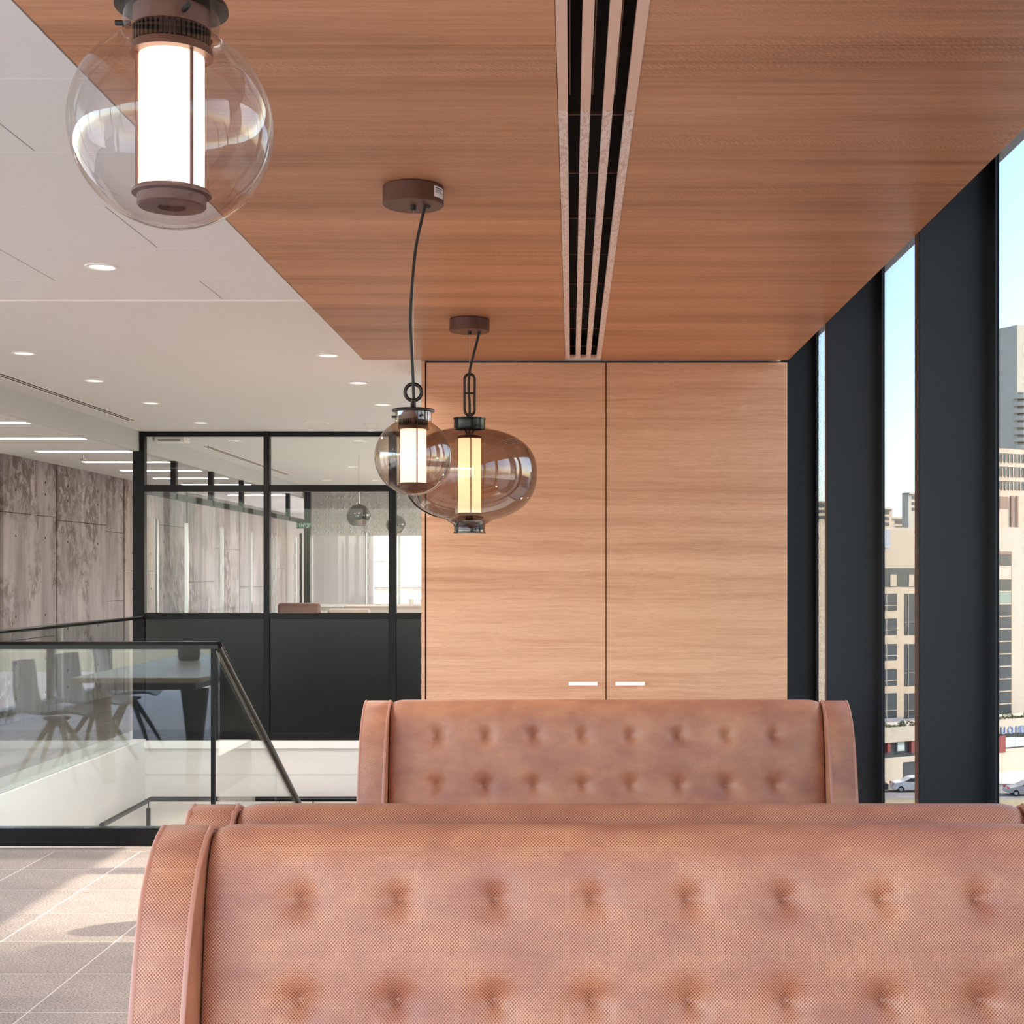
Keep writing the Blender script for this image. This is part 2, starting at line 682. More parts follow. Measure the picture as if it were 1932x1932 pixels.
for k in range(10):
    box('step', (RX, SY0 + .1 + k * .25, -0.16 * (k + 1) - .16), (-0.95, SY0 + .1 + (k + 1) * .25 + .02, -0.16 * (k + 1)), 'stone_tile', st)
for k in range(9):
    box('step', (SX, 9.95 - (k + 1) * .25, -1.6 - 0.16 * (k + 1) - .16), (RX - .1, 9.95 - k * .25 + .02, -1.6 - 0.16 * (k + 1)), 'stone_tile', st)
box('lower_floor', (-5, 7, -3.4), (0, 12.3, -3.3), 'stone_tile', st)

# ---- ceilings
cw = struct('ceiling_wood', 'dropped ceiling of warm wood veneer sheets')
VL, VR = -0.036, 0.166
ys = [8.073, 6.468, 4.863, 3.258, 1.653, 0.048, -1.557, -2.3]
tones = [(0.86, 0.86, 0.86), (1.08, 1.05, 1.02), (0.97, 0.95, 0.93), (1.03, 0.99, 0.95), (1, 1, 1), (1, 1, 1), (1, 1, 1), (1, 1, 1)]
for k in range(7):
    for x0, x1, tn in ((-1.187, VL, tones[k]), (VR, WX, (1.0, 0.98, 0.96))):
        o = box('ceiling_panel', (x0, ys[k + 1] + .0015, CZ), (x1, ys[k] - .0015, CZ + .02), 'wood_ceiling', cw)
        o.color = tuple(tn) + (1,)
box('backing', (-1.187, -2.3, CZ + .02), (VL - .01, DC, CZ + .03), 'dark_gap', cw)
box('backing', (VR + .01, -2.3, CZ + .02), (WX, DC, CZ + .03), 'dark_gap', cw)

ce = struct('ceiling_white', 'white metal panel and plaster ceiling over the stairs')
RY = [6.289, 5.88, 5.285, 4.69, 4.082, 3.474, 2.866, 2.258, 1.65, 1.042, .434, -.174, -.782, -1.39, -2.3]
for r in range(len(RY) - 1):
    xs = [-1.19]
    x = -1.55 if r % 2 == 0 else -2.151
    while x > -5.5:
        xs.append(x)
        x -= 1.2
    xs.append(-5.6)
    for a, b in zip(xs, xs[1:]):
        box('ceiling_panel', (b + .0025, RY[r + 1] + .003, CZ), (a - .0025, RY[r] - .003, CZ + .015), 'white_panel', ce)
    box('joint_strip', (-5.6, RY[r] - .003, CZ + .002), (-1.19, RY[r] + .003, CZ + .013), 'white_strip', ce)
box('edge_profile', (-5.6, 6.292, CZ - .003), (-1.19, 6.312, CZ + .01), 'white_strip', ce)
box('backing', (-5.6, -2.3, CZ + .015), (-1.19, 6.3, CZ + .02), 'dark_gap', ce)
box('plaster', (-3.71, 6.312, CZ), (-1.19, DC, CZ + .03), 'white_ceiling', ce)
box('plaster', (-3.71, DC, CZ), (1.2, 20.5, CZ + .03), 'white_ceiling', ce)
box('fascia', (-3.76, 6.312, 2.47), (-3.71, 20.2, CZ + .03), 'grey_fascia', ce)
co = struct('ceiling_office', 'pale office ceiling beyond the stairs')
box('plaster', (-5.7, 6.312, 2.545), (-3.76, 26.5, 2.58), 'white_ceiling', co)
rf = struct('ceiling_roof', 'roof slab above the room')
box('slab', (-6, -2.5, 3.05), (1.7, 27, 3.3), 'white_wall', rf)

# ---- walls
wlf = struct('wall_left', 'concrete-print wall panels along the office')
box('wall_plain', (-5.72, 6.31, 0), (-5.6, 13.15, 2.7), 'white_wall', wlf)
wl_n = struct('window_left_added', 'unseen window side added left of the meeting table to let in daylight')  # window bays added out of view to brighten the benches
box('head', (-5.72, -2.4, 2.66), (-5.6, 6.31, 3.05), 'white_wall', wl_n)
box('sill', (-5.72, -2.4, 0), (-5.6, 6.31, .06), 'fin_edge', wl_n)
for k in range(6):
    box('mullion', (-5.7, -2.35 + k * 1.72, .06), (-5.62, -2.29 + k * 1.72, 2.66), 'fin_edge', wl_n)
edges = [13.2, 14.56, 16.1, 16.75, 18.1, 19.5, 21.0, 22.6, 24.4, 26.4]
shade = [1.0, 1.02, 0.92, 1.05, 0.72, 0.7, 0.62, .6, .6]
hole = None
for k, (a, b) in enumerate(zip(edges, edges[1:])):
    off = 0.012 * (k % 2)
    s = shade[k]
    cuts = [0] + [[.78, 2.0], [.62, 1.97], [1.1, 1.9], [1.45], [.9, 2.05], [1.3], [.8, 1.8], [1.2], [1.5]][k] + [2.56]
    for z0, z1 in zip(cuts, cuts[1:]):
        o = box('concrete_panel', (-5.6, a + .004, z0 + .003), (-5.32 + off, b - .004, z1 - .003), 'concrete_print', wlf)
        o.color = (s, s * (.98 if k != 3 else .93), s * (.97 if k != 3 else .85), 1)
        if k > 4 or b - a < 1:
            continue
        for hy in (a + .3, b - .3):
            for hz in (z0 + .22, z1 - .22):
                if hole is None:
                    hole = lathe('tie_hole', [(0, 0), (.012, 0), (.013, -.004)], 'dark_gap', o, 12)
                    h = hole
                else:
                    h = link(bpy.data.objects.new('tie_hole', hole.data), o)
                h.location = (-5.32 + off + .002, hy, hz)
                h.rotation_euler = (0, math.pi / 2, 0)
box('backing', (-5.62, 13.2, 0), (-5.35, 26.4, 2.56), 'dark_gap', wlf)
wf = struct('wall_far', 'far wall with patterned plaster band over a wide window')
FY = 20.0
box('frieze', (-3.71, FY, 1.96), (1.62, FY + .2, CZ + .05), 'frieze_plaster', wf)
fl = None
for r in range(4):
    for c in range(18):
        if fl is None:
            V, Fc = [], []
            for q in range(8):
                a = math.pi / 4 * q
                l = .082 if q % 2 == 0 else .098
                w_ = .020
                ca, sa = math.cos(a), math.sin(a)
                n0 = len(V)
                for (u, v, d) in ((.012, 0, 0), (l * .55, w_, 0), (l, 0, 0), (l * .55, -w_, 0), (l * .55, 0, -.022)):
                    V.append((u * ca - v * sa, d, u * sa + v * ca))
                for e in range(4):
                    Fc.append((n0 + e, n0 + (e + 1) % 4, n0 + 4))
            fl = mesh('plaster_flower', V, Fc, 'grey_fascia', wf)
            o = fl
        else:
            o = link(bpy.data.objects.new('plaster_flower', fl.data), wf)
        o.location = (-3.6 + c * .17, FY - .001, 2.05 + r * .165)
box('low_wall', (-3.71, FY, -.3), (1.62, FY + .2, 0.95), 'white_wall', wf)
box('office_wall', (-5.7, 26.4, -.3), (-3.71, 26.5, 2.7), 'white_wall', wf)
wfr = struct('window_far', 'wide bright window in the far wall')
box('sill', (-3.71, FY - .06, 0.95), (1.62, FY + .2, 0.985), 'white_strip', wfr)
for x in (-3.7, -2.45, -1.2, 0.05, 1.3):
    box('mullion', (x - .02, FY + .05, .985), (x + .02, FY + .1, 1.96), 'steel', wfr)
box('glass_pane', (-3.7, FY + .07, .985), (1.6, FY + .078, 1.96), 'glass_far', wfr)
wb = struct('wall_back', 'glazed back wall behind the viewer')
for x in (-5.6, -3.9, -2.2, -.5, 1.2):
    box('mullion', (x - .03, -2.38, 0), (x + .03, -2.3, 2.7), 'fin_edge', wb)
box('head', (-5.7, -2.4, 2.66), (1.6, -2.3, 3.1), 'white_wall', wb)

# ---- windows on the right: one bay per fin
for k in range(-4, 9):
    fy = 5.04 + 1.81 * k
    w = struct('window_%d' % (k + 5), 'tall window bay with a dark navy fin, number %d from the back' % (k + 5))
    box('fin', (WX + .004, fy, 0), (GX - .012, fy + .054, 3.05), 'fin_navy', w)
    box('fin_edge', (WX, fy + .002, 0), (WX + .004, fy + .056, 3.05), 'fin_edge', w)
    box('mullion_gap', (GX - .012, fy - .008, 0), (GX + .004, fy + .054, 3.05), 'dark_gap', w)
    box('mullion', (GX - .010, fy - .085, 0), (GX + .004, fy - .008, 3.05), 'fin_navy', w)
    box('glass_pane', (GX - .004, fy + .054, 0.02), (GX + .002, fy + 1.81 - .085, 3.05), 'glass_window', w)
    box('sill', (GX - .02, fy + .054, -.3), (GX + .12, fy + 1.81 - .085, 0.02), 'fin_edge', w)

# ---- steel partition beyond the stairs
PY = 12.1
pt = struct('wall_partition', 'black steel and glass partition beyond the stairs')
px_posts = [(-3.766, -3.666), (-2.643, -2.593), (-1.569, -1.506), (-.45, -.39), (.66, .72), (1.44, 1.5)]
for a, b in px_posts:
    box('post', (a, PY, 0), (b, PY + .08, CZ if a > -3.7 else 2.47), 'black_metal', pt, bevel=.003)
box('post', (-3.708, PY - .002, 2.46), (-3.666, PY + .08, CZ), 'black_metal', pt, bevel=.003)
for (a0, a1), (b0, b1) in zip(px_posts, px_posts[1:]):
    box('top_rail', (a1, PY + .01, 2.598), (b0, PY + .07, 2.637), 'black_metal', pt, bevel=.002)
    box('transom', (a1, PY + .005, 2.125), (b0, PY + .075, 2.18), 'black_metal', pt, bevel=.002)
    box('sill_rail', (a1, PY + .005, 1.029), (b0, PY + .075, 1.079), 'black_metal', pt, bevel=.002)
    box('bottom_rail', (a1, PY + .005, -.012), (b0, PY + .075, .05), 'black_metal', pt, bevel=.002)
    box('solid_panel', (a1 - .002, PY + .025, .045), (b0 + .002, PY + .05, 1.034), 'black_panel', pt)
    box('glass_pane', (a1 - .002, PY + .036, 1.075), (b0 + .002, PY + .042, 2.13), 'glass_clear', pt)
    box('glass_pane', (a1 - .002, PY + .036, 2.175), (b0 + .002, PY + .042, 2.6), 'glass_clear', pt)
og = struct('wall_office_glazing', 'glazed office front running away behind the partition')
gp = [12.22, 13.2, 14.56, 15.9, 17.2, 18.5, 19.8]
for y in gp:
    box('post', (-3.745, y - .035, 2.17 if y > 12.3 else 0), (-3.695, y + .035, 2.47), 'black_metal', og)
for a, b in zip(gp, gp[1:]):
    box('transom', (-3.745, a + .035, 2.115), (-3.695, b - .035, 2.17), 'black_metal', og)
    box('glass_pane', (-3.723, a + .003, .02), (-3.717, b - .003, 2.115), 'glass_office', og)
    box('glass_pane', (-3.723, a + .035, 2.17), (-3.717, b - .035, 2.47), 'glass_office', og)
    box('pull_handle', (-3.69, a + .25, 0.75), (-3.66, a + .28, 1.9), 'steel', og)

# ---- wood cabinet at the end of the booths
cb = thing('wood_cabinet', 'tall wood veneer cabinet with two doors behind the booths', 'cabinet', ((-.859 + 1.235) / 2, DC + .3, 0))


def cbx(x):
    return x - (-.859 + 1.235) / 2


XL, XS, XR = X(804.5, DC), X(1143.5, DC), X(1485, DC)
b = box('side_panel', (cbx(-.859), -.3, 0), (cbx(X(801.5, DC)), .3, CZ - .003), 'wood_cabinet', cb)
b.color = (1, 1, 1, 1)
box('carcass', (cbx(X(801.5, DC)), -.275, 0.0), (cbx(XR), .3, CZ - .012), 'dark_gap', cb)
for x0, x1, hx0, hx1 in ((XL, XS - .003, X(1073, DC), X(1127, DC)), (XS + .003, XR, X(1161, DC), X(1216, DC))):
    d = box('door', (cbx(x0), -.3, .08), (cbx(x1), -.275, CZ - .013), 'wood_cabinet', cb, bevel=.0012)
    d.color = (1, 1, 1, 1)
    bm = bmesh.new()
    add_box(bm, (cbx(hx0), -.335, Z(1292.5, DC)), (cbx(hx1), -.325, Z(1286, DC)))
    add_box(bm, (cbx(hx0) + .012, -.325, Z(1291, DC)), (cbx(hx0) + .022, -.3, Z(1287.5, DC)))
    add_box(bm, (cbx(hx1) - .022, -.325, Z(1291, DC)), (cbx(hx1) - .012, -.3, Z(1287.5, DC)))
    tag(bm_obj('handle', bm, 'handle_white', d), 'slim white bar handle')
box('plinth', (cbx(XL), -.26, 0), (cbx(XR), -.255, .08), 'dark_gap', cb)

# ---- balustrades
gb = thing('glass_balustrade', 'front glass balustrade with black handrail and steel curb along the stairwell edge', 'balustrade', ((SX + RX) / 2, SY0 + .02, 0))


def gx(x):
    return x - (SX + RX) / 2


box('curb', (gx(SX), -.02, 0), (gx(RX + .9), .05, .094), 'black_gloss', gb, bevel=.002)
box('glass_pane', (gx(SX + .02), .008, .09), (gx(RX - .03), .02, 1.035), 'glass_rail', gb)
prism('handrail', [(-.02, 1.026), (.05, 1.026), (.05, 1.048), (.035, 1.064), (-.005, 1.064), (-.02, 1.048)], gx(SX - .02), gx(RX + .012), 'black_gloss', gb)
box('end_post', (gx(RX - .032), .004, .09), (gx(RX - .010), .024, 1.035), 'black_metal', gb)
s0, s1 = Vector((0, .015, 1.045)), Vector((0, 9.48 - SY0 - .02, -.105))
sd = (s1 - s0)
s2 = s0 + sd * 1.3
bm = bmesh.new()
add_tube(bm, [(gx(RX), s0.y, s0.z), (gx(RX), s2.y, s2.z)], .026, 8)
tag(bm_obj('stair_handrail', bm, 'black_gloss', gb, True, 60), 'sloping black handrail going down the stair')


def slope(y):
    return s0.z + (y - s0.y) * sd.z / sd.y


for y0, y1 in ((.04, 1.46), (1.475, 2.6)):
    prism('stair_glass_pane', [(y0, slope(y0) - .02), (y1, slope(y1) - .02), (y1, slope(y1) - 1.12), (y0, slope(y0) - 1.12)], gx(RX - .006), gx(RX + .006), 'glass_rail', gb)
prism('stringer', [(.05, slope(.05) - 1.08), (2.6, slope(2.6) - 1.08), (2.6, slope(2.6) - 1.36), (.05, slope(.05) - 1.36)], gx(RX - .02), gx(RX + .02), 'white_wall', gb)

gl = thing('glass_balustrade', 'far glass balustrade receding along the left side of the stairwell', 'balustrade', (SX - .03, (SY0 + PY) / 2, 0))


def gy(y):
    return y - (SY0 + PY) / 2


box('handrail', (-.025, gy(SY0 + .12), 1.03), (.025, gy(PY - .01), 1.056), 'black_gloss', gl, bevel=.006)
for a, b_ in ((7.42, 8.77), (8.785, 10.19), (10.205, 11.75)):
    box('glass_pane', (-.006, gy(a), 0.0), (.006, gy(b_), 1.032), 'glass_rail', gl)

hr = thing('wall_handrail', 'black handrail bracketed around the lower stairwell walls', 'handrail', (-2.3, SY1 - .07, -.5))
bm = bmesh.new()
yl = SY1 - .07
add_tube(bm, [(SX + .07 + 2.3, 10.75 - yl, -.0), (SX + .07 + 2.3, 12.0 - yl, 0), (-1.0 + 2.3, 0, 0)], .022, 8)
bm_obj('rail', bm, 'black_gloss', hr, True, 60)
for p in ((SX + .08 + 2.3, 11.9 - yl), (.1, 0), (1.1, 0)):
    box('bracket', (p[0] - .014, p[1] - .014, -.22), (p[0] + .014, p[1] + .014, -.06), 'black_metal', hr)
    box('pin', (p[0] - .005, p[1] - .005, -.06), (p[0] + .005, p[1] + .005, -.015), 'black_metal', hr)

# ---- ceiling fittings
vent = thing('air_vent', 'long slotted air vent set in the wood ceiling', 'vent', ((VL + VR) / 2, 3.0, CZ))
vx = (VL + VR) / 2
bw, sw_ = .0255, .0333
yj = 3.713
yend = 7.98
for k in range(4):
    x0 = VL + .0015 + k * (bw + sw_) - vx
    o = box('bar', (x0, -5.3, -.002), (x0 + bw, yj - 3.0 - .004, .018), 'bar_plain', vent)
    o = tag(box('bar', (x0, yj - 3.0 + .004, -.002), (x0 + bw, yend - 3.0, .018), 'bar_film', vent), 'bar still wrapped in wrinkled film')
box('end_cap', (VL - vx, yend - 3.0, -.002), (VR - vx, yend - 2.982, .018), 'bar_plain', vent)
bm = bmesh.new()
add_box(bm, (VL - .01 - vx, -5.3, .13), (VR + .01 - vx, yend - 3, .14))
add_box(bm, (VL - .01 - vx, -5.3, .02), (VL - .004 - vx, yend - 3, .13))
add_box(bm, (VR + .004 - vx, -5.3, .02), (VR + .01 - vx, yend - 3, .13))
add_box(bm, (VL - .01 - vx, yend - 3, .02), (VR + .01 - vx, yend - 2.99, .13))
bm_obj('duct', bm, 'dark_gap', vent)
yy = 3.9
while yy < 7.9:
    box('cross_rod', (VL - .003 - vx, yy - 3.0, .05), (VR + .003 - vx, yy - 2.992, .058), 'bronze', vent)
    yy += .57
for k in range(3):
    x0 = VL + .0015 + bw + k * (bw + sw_) - vx
    box('deflector', (x0 + .004, -5.3, .03), (x0 + .007, yj - 3.03, .06), 'bronze', vent)

DL = [(192, 503, 1), (45, 666, 0), (178, 718, 0), (285, 760, 0), (378, 797, 0), (619, 670, 0), (676, 722, 0), (722, 763, 0)]
names = ['large recessed downlight between the white ceiling panels', 'recessed downlight at the left edge of the plaster ceiling',
         'recessed downlight beside the near end of the ceiling slot', 'recessed downlight beside the far end of the ceiling slot',
         'recessed downlight above the steel corner post', 'faint recessed downlight near the wood ceiling corner',
         'recessed downlight left of the small globe pendant ring', 'recessed downlight just above the small globe pendant collar']
dl_pos = []
for (px, py, big), lb in zip(DL, names):
    d = (CZ - EYE) * F / (VY - py)
    dl_pos.append((X(px, d), d, lb))
for x, y, lb in [(-3.1, 12.95, 'downlight behind the partition near the steel corner'), (-1.95, 12.95, 'downlight behind the partition above the chrome pendants'),
                 (-2.5, 16.1, 'middle downlight behind the partition glass'), (-3.2, 18.4, 'farthest left downlight behind the partition glass'),
                 (-2.55, 18.4, 'farthest right downlight behind the partition glass'),
                 (-3.0, 4.4, 'unseen downlight added over the meeting table far end'), (-3.0, 2.9, 'unseen downlight added over the meeting table near end'), (-3.0, 0.6, 'unseen downlight added behind the viewer')]:  # these last three are unseen lamps added to brighten the room
    dl_pos.append((x, y, lb))
for x, y, lb in dl_pos:
    o = thing('downlight', lb, 'downlight', (x, y, CZ), group='recessed ceiling downlights')
    lathe('rim', [(.066, .0), (.066, -.004), (.052, -.005), (.05, .0)], 'white_strip', o, 32)
    lathe('lens', [(.0, -.0015), (.05, -.0015)], 'downlight_lens', o, 32)
    lamp('bulb', 'AREA', (0, 0, -.01), 11.0, o, (1, .96, .91), .1)

for y0, y1, lb in ((6.8, 11.23, 'double slot air diffuser in the plaster ceiling before the partition'), (13.47, 17.4, 'double slot air diffuser in the ceiling behind the partition')):
    o = thing('slot_diffuser', lb, 'vent', (-3.5, (y0 + y1) / 2, CZ))
    h = (y1 - y0) / 2
    box('frame', (-.05, -h, -.002), (.05, h, 0), 'white_strip', o)
    for s in (-.022, .012):
        box('slot', (s, -h + .02, -.004), (s + .012, h - .02, -.001), 'dark_gap', o)
for k, y in enumerate([9.3, 10.5, 11.72, 12.95, 14.2, 15.4, 16.6, 17.8, 19.0, 20.2]):
    o = thing('linear_light', 'thin white linear light in the office ceiling, %s' % (['nearest', 'second nearest', 'third nearest', 'fourth nearest', 'fifth nearest', 'sixth nearest', 'seventh nearest', 'third farthest', 'second farthest', 'farthest'][k]), 'light', (-4.48, y, 2.545), group='linear lights in the office ceiling')
    box('frame', (-.44, -.075, -.004), (.44, .075, 0), 'white_strip', o)
    box('diffuser', (-.43, -.06, -.006), (.43, .06, -.003), 'led_line', o)
o = thing('speaker_grille', 'flat round white grille in the ceiling before the partition', 'grille', (X(597, 11.39), 11.39, CZ))
lathe('rim', [(.103, 0), (.103, -.006), (.09, -.008), (.09, -.003)], 'white_strip', o)
lathe('mesh_cover', [(.09, -.004), (.0, -.004)], 'white_panel', o)
o = thing('smoke_detector', 'small white smoke detector on the ceiling by the pendants', 'detector', (X(700, 11.5), 11.5, CZ))
lathe('base', [(0, 0), (.055, 0), (.055, -.02), (.04, -.025)], 'white_strip', o)
lathe('sensor', [(.04, -.025), (.038, -.055), (.02, -.062), (0, -.062)], 'white_panel', o)
o = thing('ceiling_unit', 'white rectangular unit on the ceiling behind the partition glass', 'ceiling unit', (X(325, 12.6), 12.6, CZ))
box('body', (-.135, -.1, -.05), (.135, .1, 0), 'white_strip', o, bevel=.008)
box('sensor_strip', (-.1, -.101, -.04), (.1, -.1, -.03), 'dark_gap', o)
o = thing('sprinkler', 'small metal sprinkler head hanging from the office ceiling', 'sprinkler', (X(158, 13.3), 13.3, 2.545))
lathe('stem', [(.012, 0), (.012, -.03), (.008, -.05)], 'steel', o, 12)
lathe('deflector', [(0, -.055), (.028, -.055), (.03, -.05)], 'steel', o, 16)

# ================================================================== BOOTH BENCHES
def spline(pts, n):
    """Catmull-Rom through the points, resampled evenly"""
    pts = [Vector((p[0], p[1], 0)) for p in pts]
    out = []
    for i in range(len(pts) - 1):
        p0 = pts[max(i - 1, 0)]
        p1, p2 = pts[i], pts[i + 1]
        p3 = pts[min(i + 2, len(pts) - 1)]
        for k in range(24):
            s = k / 24
            out.append(0.5 * ((2 * p1) + (p2 - p0) * s + (2 * p0 - 5 * p1 + 4 * p2 - p3) * s * s + (3 * p1 - p0 - 3 * p2 + p3) * s ** 3))
    out.append(pts[-1])
    acc = [0.0]
    for a, b in zip(out, out[1:]):
        acc.append(acc[-1] + (b - a).length)
    res, j = [], 0
    for k in range(n):
        s = acc[-1] * k / (n - 1)
        while j < len(acc) - 2 and acc[j + 1] < s:
            j += 1
        f = (s - acc[j]) / max(1e-9, acc[j + 1] - acc[j])
        q = out[j].lerp(out[j + 1], f)
        res.append((q.x, q.y, s))
    return res


BW = 0.9175          # half width of a bench
WW = 0.098           # wing thickness
BX = 0.1325          # bench centre
CUSH = [(-.065, .43), (-.045, .58), (-.03, .70), (-.014, .80), (.004, .862), (.022, .90), (.045, .927), (.072, .938), (.10, .932), (.124, .908), (.135, .86), (.137, .62), (.137, .12)]
WING = [(-.172, .05), (-.17, .3), (-.158, .5), (-.133, .634), (-.087, .785), (-.038, .868), (.008, .910), (.042, .928), (.075, .936), (.108, .930), (.133, .905), (.143, .86), (.143, .5), (.143, .05)]
TUX = [-.504 - BX + .1805 * k for k in range(8)]
TUZ = [.63, .815]


def cushion_mesh():
    prof = spline(CUSH, 210)
    fine = [p for p in prof]
    nx = 330
    x0, x1 = -BW + WW + .003, BW - WW - .003
    V, UV = [], []
    n = len(fine)
    for j, (y, z, s) in enumerate(fine):
        a, b = fine[max(j - 1, 0)], fine[min(j + 1, n - 1)]
        ty, tz = b[0] - a[0], b[1] - a[1]
        l = math.hypot(ty, tz)
        ny, nz = -tz / l, ty / l           # outward (towards -y on the front)
        front = y < .03 and z > .42
        for i in range(nx + 1):
            x = x0 + (x1 - x0) * i / nx
            e = min(x - x0, x1 - x)
            d = -.016 * math.exp(-e / .014)
            if front and z < .93:
                for tz_ in TUZ:
                    dz = z - tz_
                    if abs(dz) > .1:
                        continue
                    for tx in TUX:
                        dx = x - tx
                        if abs(dx) < .1:
                            r = math.sqrt(dx * dx + dz * dz * 1.15)
                            d -= .021 * math.exp(-r / .013) + .019 * math.exp(-(r / .037) ** 2)
            V.append((x, y + ny * d, z + nz * d))
            UV.append((x, s))
    Fc, U = [], []
    w = nx + 1
    for j in range(n - 1):
        for i in range(nx):
            q = (j * w + i, j * w + i + 1, (j + 1) * w + i + 1, (j + 1) * w + i)
            Fc.append(q)
            U.extend(UV[k] for k in q)
    return V, Fc, U


def wing_mesh(xa, xb):
    prof = spline(WING, 60)
    n = len(prof)
    bev = .010
    rings = []
    for x, ins in ((xa, bev), (xa + bev * .3, bev * .3), (xa + bev, 0), (xb - bev, 0), (xb - bev * .3, bev * .3), (xb, bev)):
        ring = []
        for j, (y, z, s) in enumerate(prof):
            a, b = prof[max(j - 1, 0)], prof[min(j + 1, n - 1)]
            ty, tz = b[0] - a[0], b[1] - a[1]
            l = math.hypot(ty, tz)
            ring.append((x, y + tz / l * ins, z - ty / l * ins))
        rings.append(ring)
    V = [v for r in rings for v in r]
    Fc, U = [], []
    for k in range(len(rings) - 1):
        for j in range(n - 1):
            q = (k * n + j, (k + 1) * n + j, (k + 1) * n + j + 1, k * n + j + 1)
            Fc.append(q)
            for i in q:
                U.append((V[i][0], prof[i % n][2]))
    for k, rev in ((0, True), (len(rings) - 1, False)):
        f = [k * n + j for j in range(n)]
        if not rev:
            f = f[::-1]
        Fc.append(tuple(f))
        for i in f:
            U.append((V[i][1] * 1.0, V[i][2]))
    return V, Fc, U


def make_bench():
    b = thing('booth_bench', 'x', 'bench', (0, 0, 0), group='tufted booth benches')
    V, Fc, U = cushion_mesh()
    cu = mesh('back_cushion', V, Fc, 'vinyl', b, True, U)
    bm = bmesh.new()
    bmesh.ops.create_uvsphere(bm, u_segments=8, v_segments=5, radius=.0045)
    btn = None
    for tz_ in TUZ:
        yb = min(CUSH[:6], key=lambda p: abs(p[1] - tz_))[0]
        ymid = None
        pr = spline(CUSH, 150)
        best = min((p for p in pr if p[0] < .03), key=lambda p: abs(p[1] - tz_))
        for tx in TUX:
            if btn is None:
                btn = bm_obj('tuft_button', bm, 'vinyl_smooth', cu, True)
                o = btn
            else:
                o = link(bpy.data.objects.new('tuft_button', btn.data), cu)
            o.location = (tx, best[0] + .036, best[1])
            o.scale = (1, .5, 1)
    for xa, xb in ((-BW, -BW + WW), (BW - WW, BW)):
        V, Fc, U = wing_mesh(xa, xb)
        w = mesh('wing', V, Fc, 'vinyl', b, True, U)
        w.data.set_sharp_from_angle(angle=math.radians(50))
        pr = spline(WING, 46)
        for x in (xa + .003, xb - .003):
            tube('piping', [(x, p[0] + (.003 if p[0] < .05 else -.003), p[1] - .003) for p in pr], .0055, 'vinyl_smooth', w, 6)
    box('seat_cushion', (-BW + WW + .004, -.60, .30), (BW - WW - .004, -.05, .46), 'vinyl_smooth', b, bevel=.03, segs=3)
    box('plinth', (-BW + .01, -.56, 0), (BW - .01, .12, .30), 'black_metal', b)
    return b


bench = make_bench()
CREST = .07
spots = [(2.694 - CREST + .01, 0, 'nearest tufted booth bench in woven copper vinyl, filling the foreground'),
         (2.969 + CREST - .01, math.pi, 'booth bench seen only as a rolled top edge just behind the nearest bench'),
         (5.365 - CREST + .01, 0, 'tufted booth bench standing in front of the wood cabinet'),
         (5.64 + CREST - .01, math.pi, 'booth bench backing onto the tufted bench before the cabinet, facing the cabinet')]
for k, (y, rz, lb) in enumerate(spots):
    o = bench if k == 0 else copy_tree(bench)
    o.location = (BX if k != 1 else BX - .008, y, 0)
    o.rotation_euler = (0, 0, rz)
    o['label'] = lb
    if k == 3:
        o.scale = (1, 1, .962)


# ================================================================== PENDANT LAMPS
def ring_pts(cx, cz, r, n=28):
    return [(cx + r * math.sin(2 * math.pi * k / n), 0, cz + r * math.cos(2 * math.pi * k / n)) for k in range(n)]


def canopy(o, sticker=False):
    c = lathe('canopy', [(0, 0), (.092, 0), (.096, -.004), (.096, -.056), (.093, -.06), (0, -.06)], 'bronze', o, 64, sharp=30)
    lathe('wire_nipple', [(.0, -.06), (.009, -.06), (.009, -.072), (.006, -.074), (0, -.074)], 'cord_black', c, 16)
    lathe('cord_grip', [(.0, -.06), (.010, -.06), (.008, -.066), (0, -.066)], 'cord_black', c, 16, cx=.045)
    if sticker:
        V, Fc = [], []
        n = 10
        for i in range(n + 1):
            a = math.radians(48 + (82 - 48) * i / n)
            for z in (-.012, -.046):
                V.append((.0966 * math.sin(a), -.0966 * math.cos(a), z))
        for i in range(n):
            Fc.append((2 * i, 2 * i + 1, 2 * i + 3, 2 * i + 2))
        s = tag(mesh('sticker', V, Fc, 'sticker', c), 'white printed sticker')
        for z, a1, h in ((-.0165, 74, .003), (-.0225, 66, .002), (-.0265, 70, .0015), (-.030, 76, .0015)):
            V, Fc = [], []
            for i in range(n + 1):
                a = math.radians(52 + (a1 - 52) * i / n)
                for zz in (z, z - h):
                    V.append((.0969 * math.sin(a), -.0969 * math.cos(a), zz))
            for i in range(n):
                Fc.append((2 * i, 2 * i + 1, 2 * i + 3, 2 * i + 2))
            mesh('print_line', V, Fc, 'sticker_print', s)
    return c


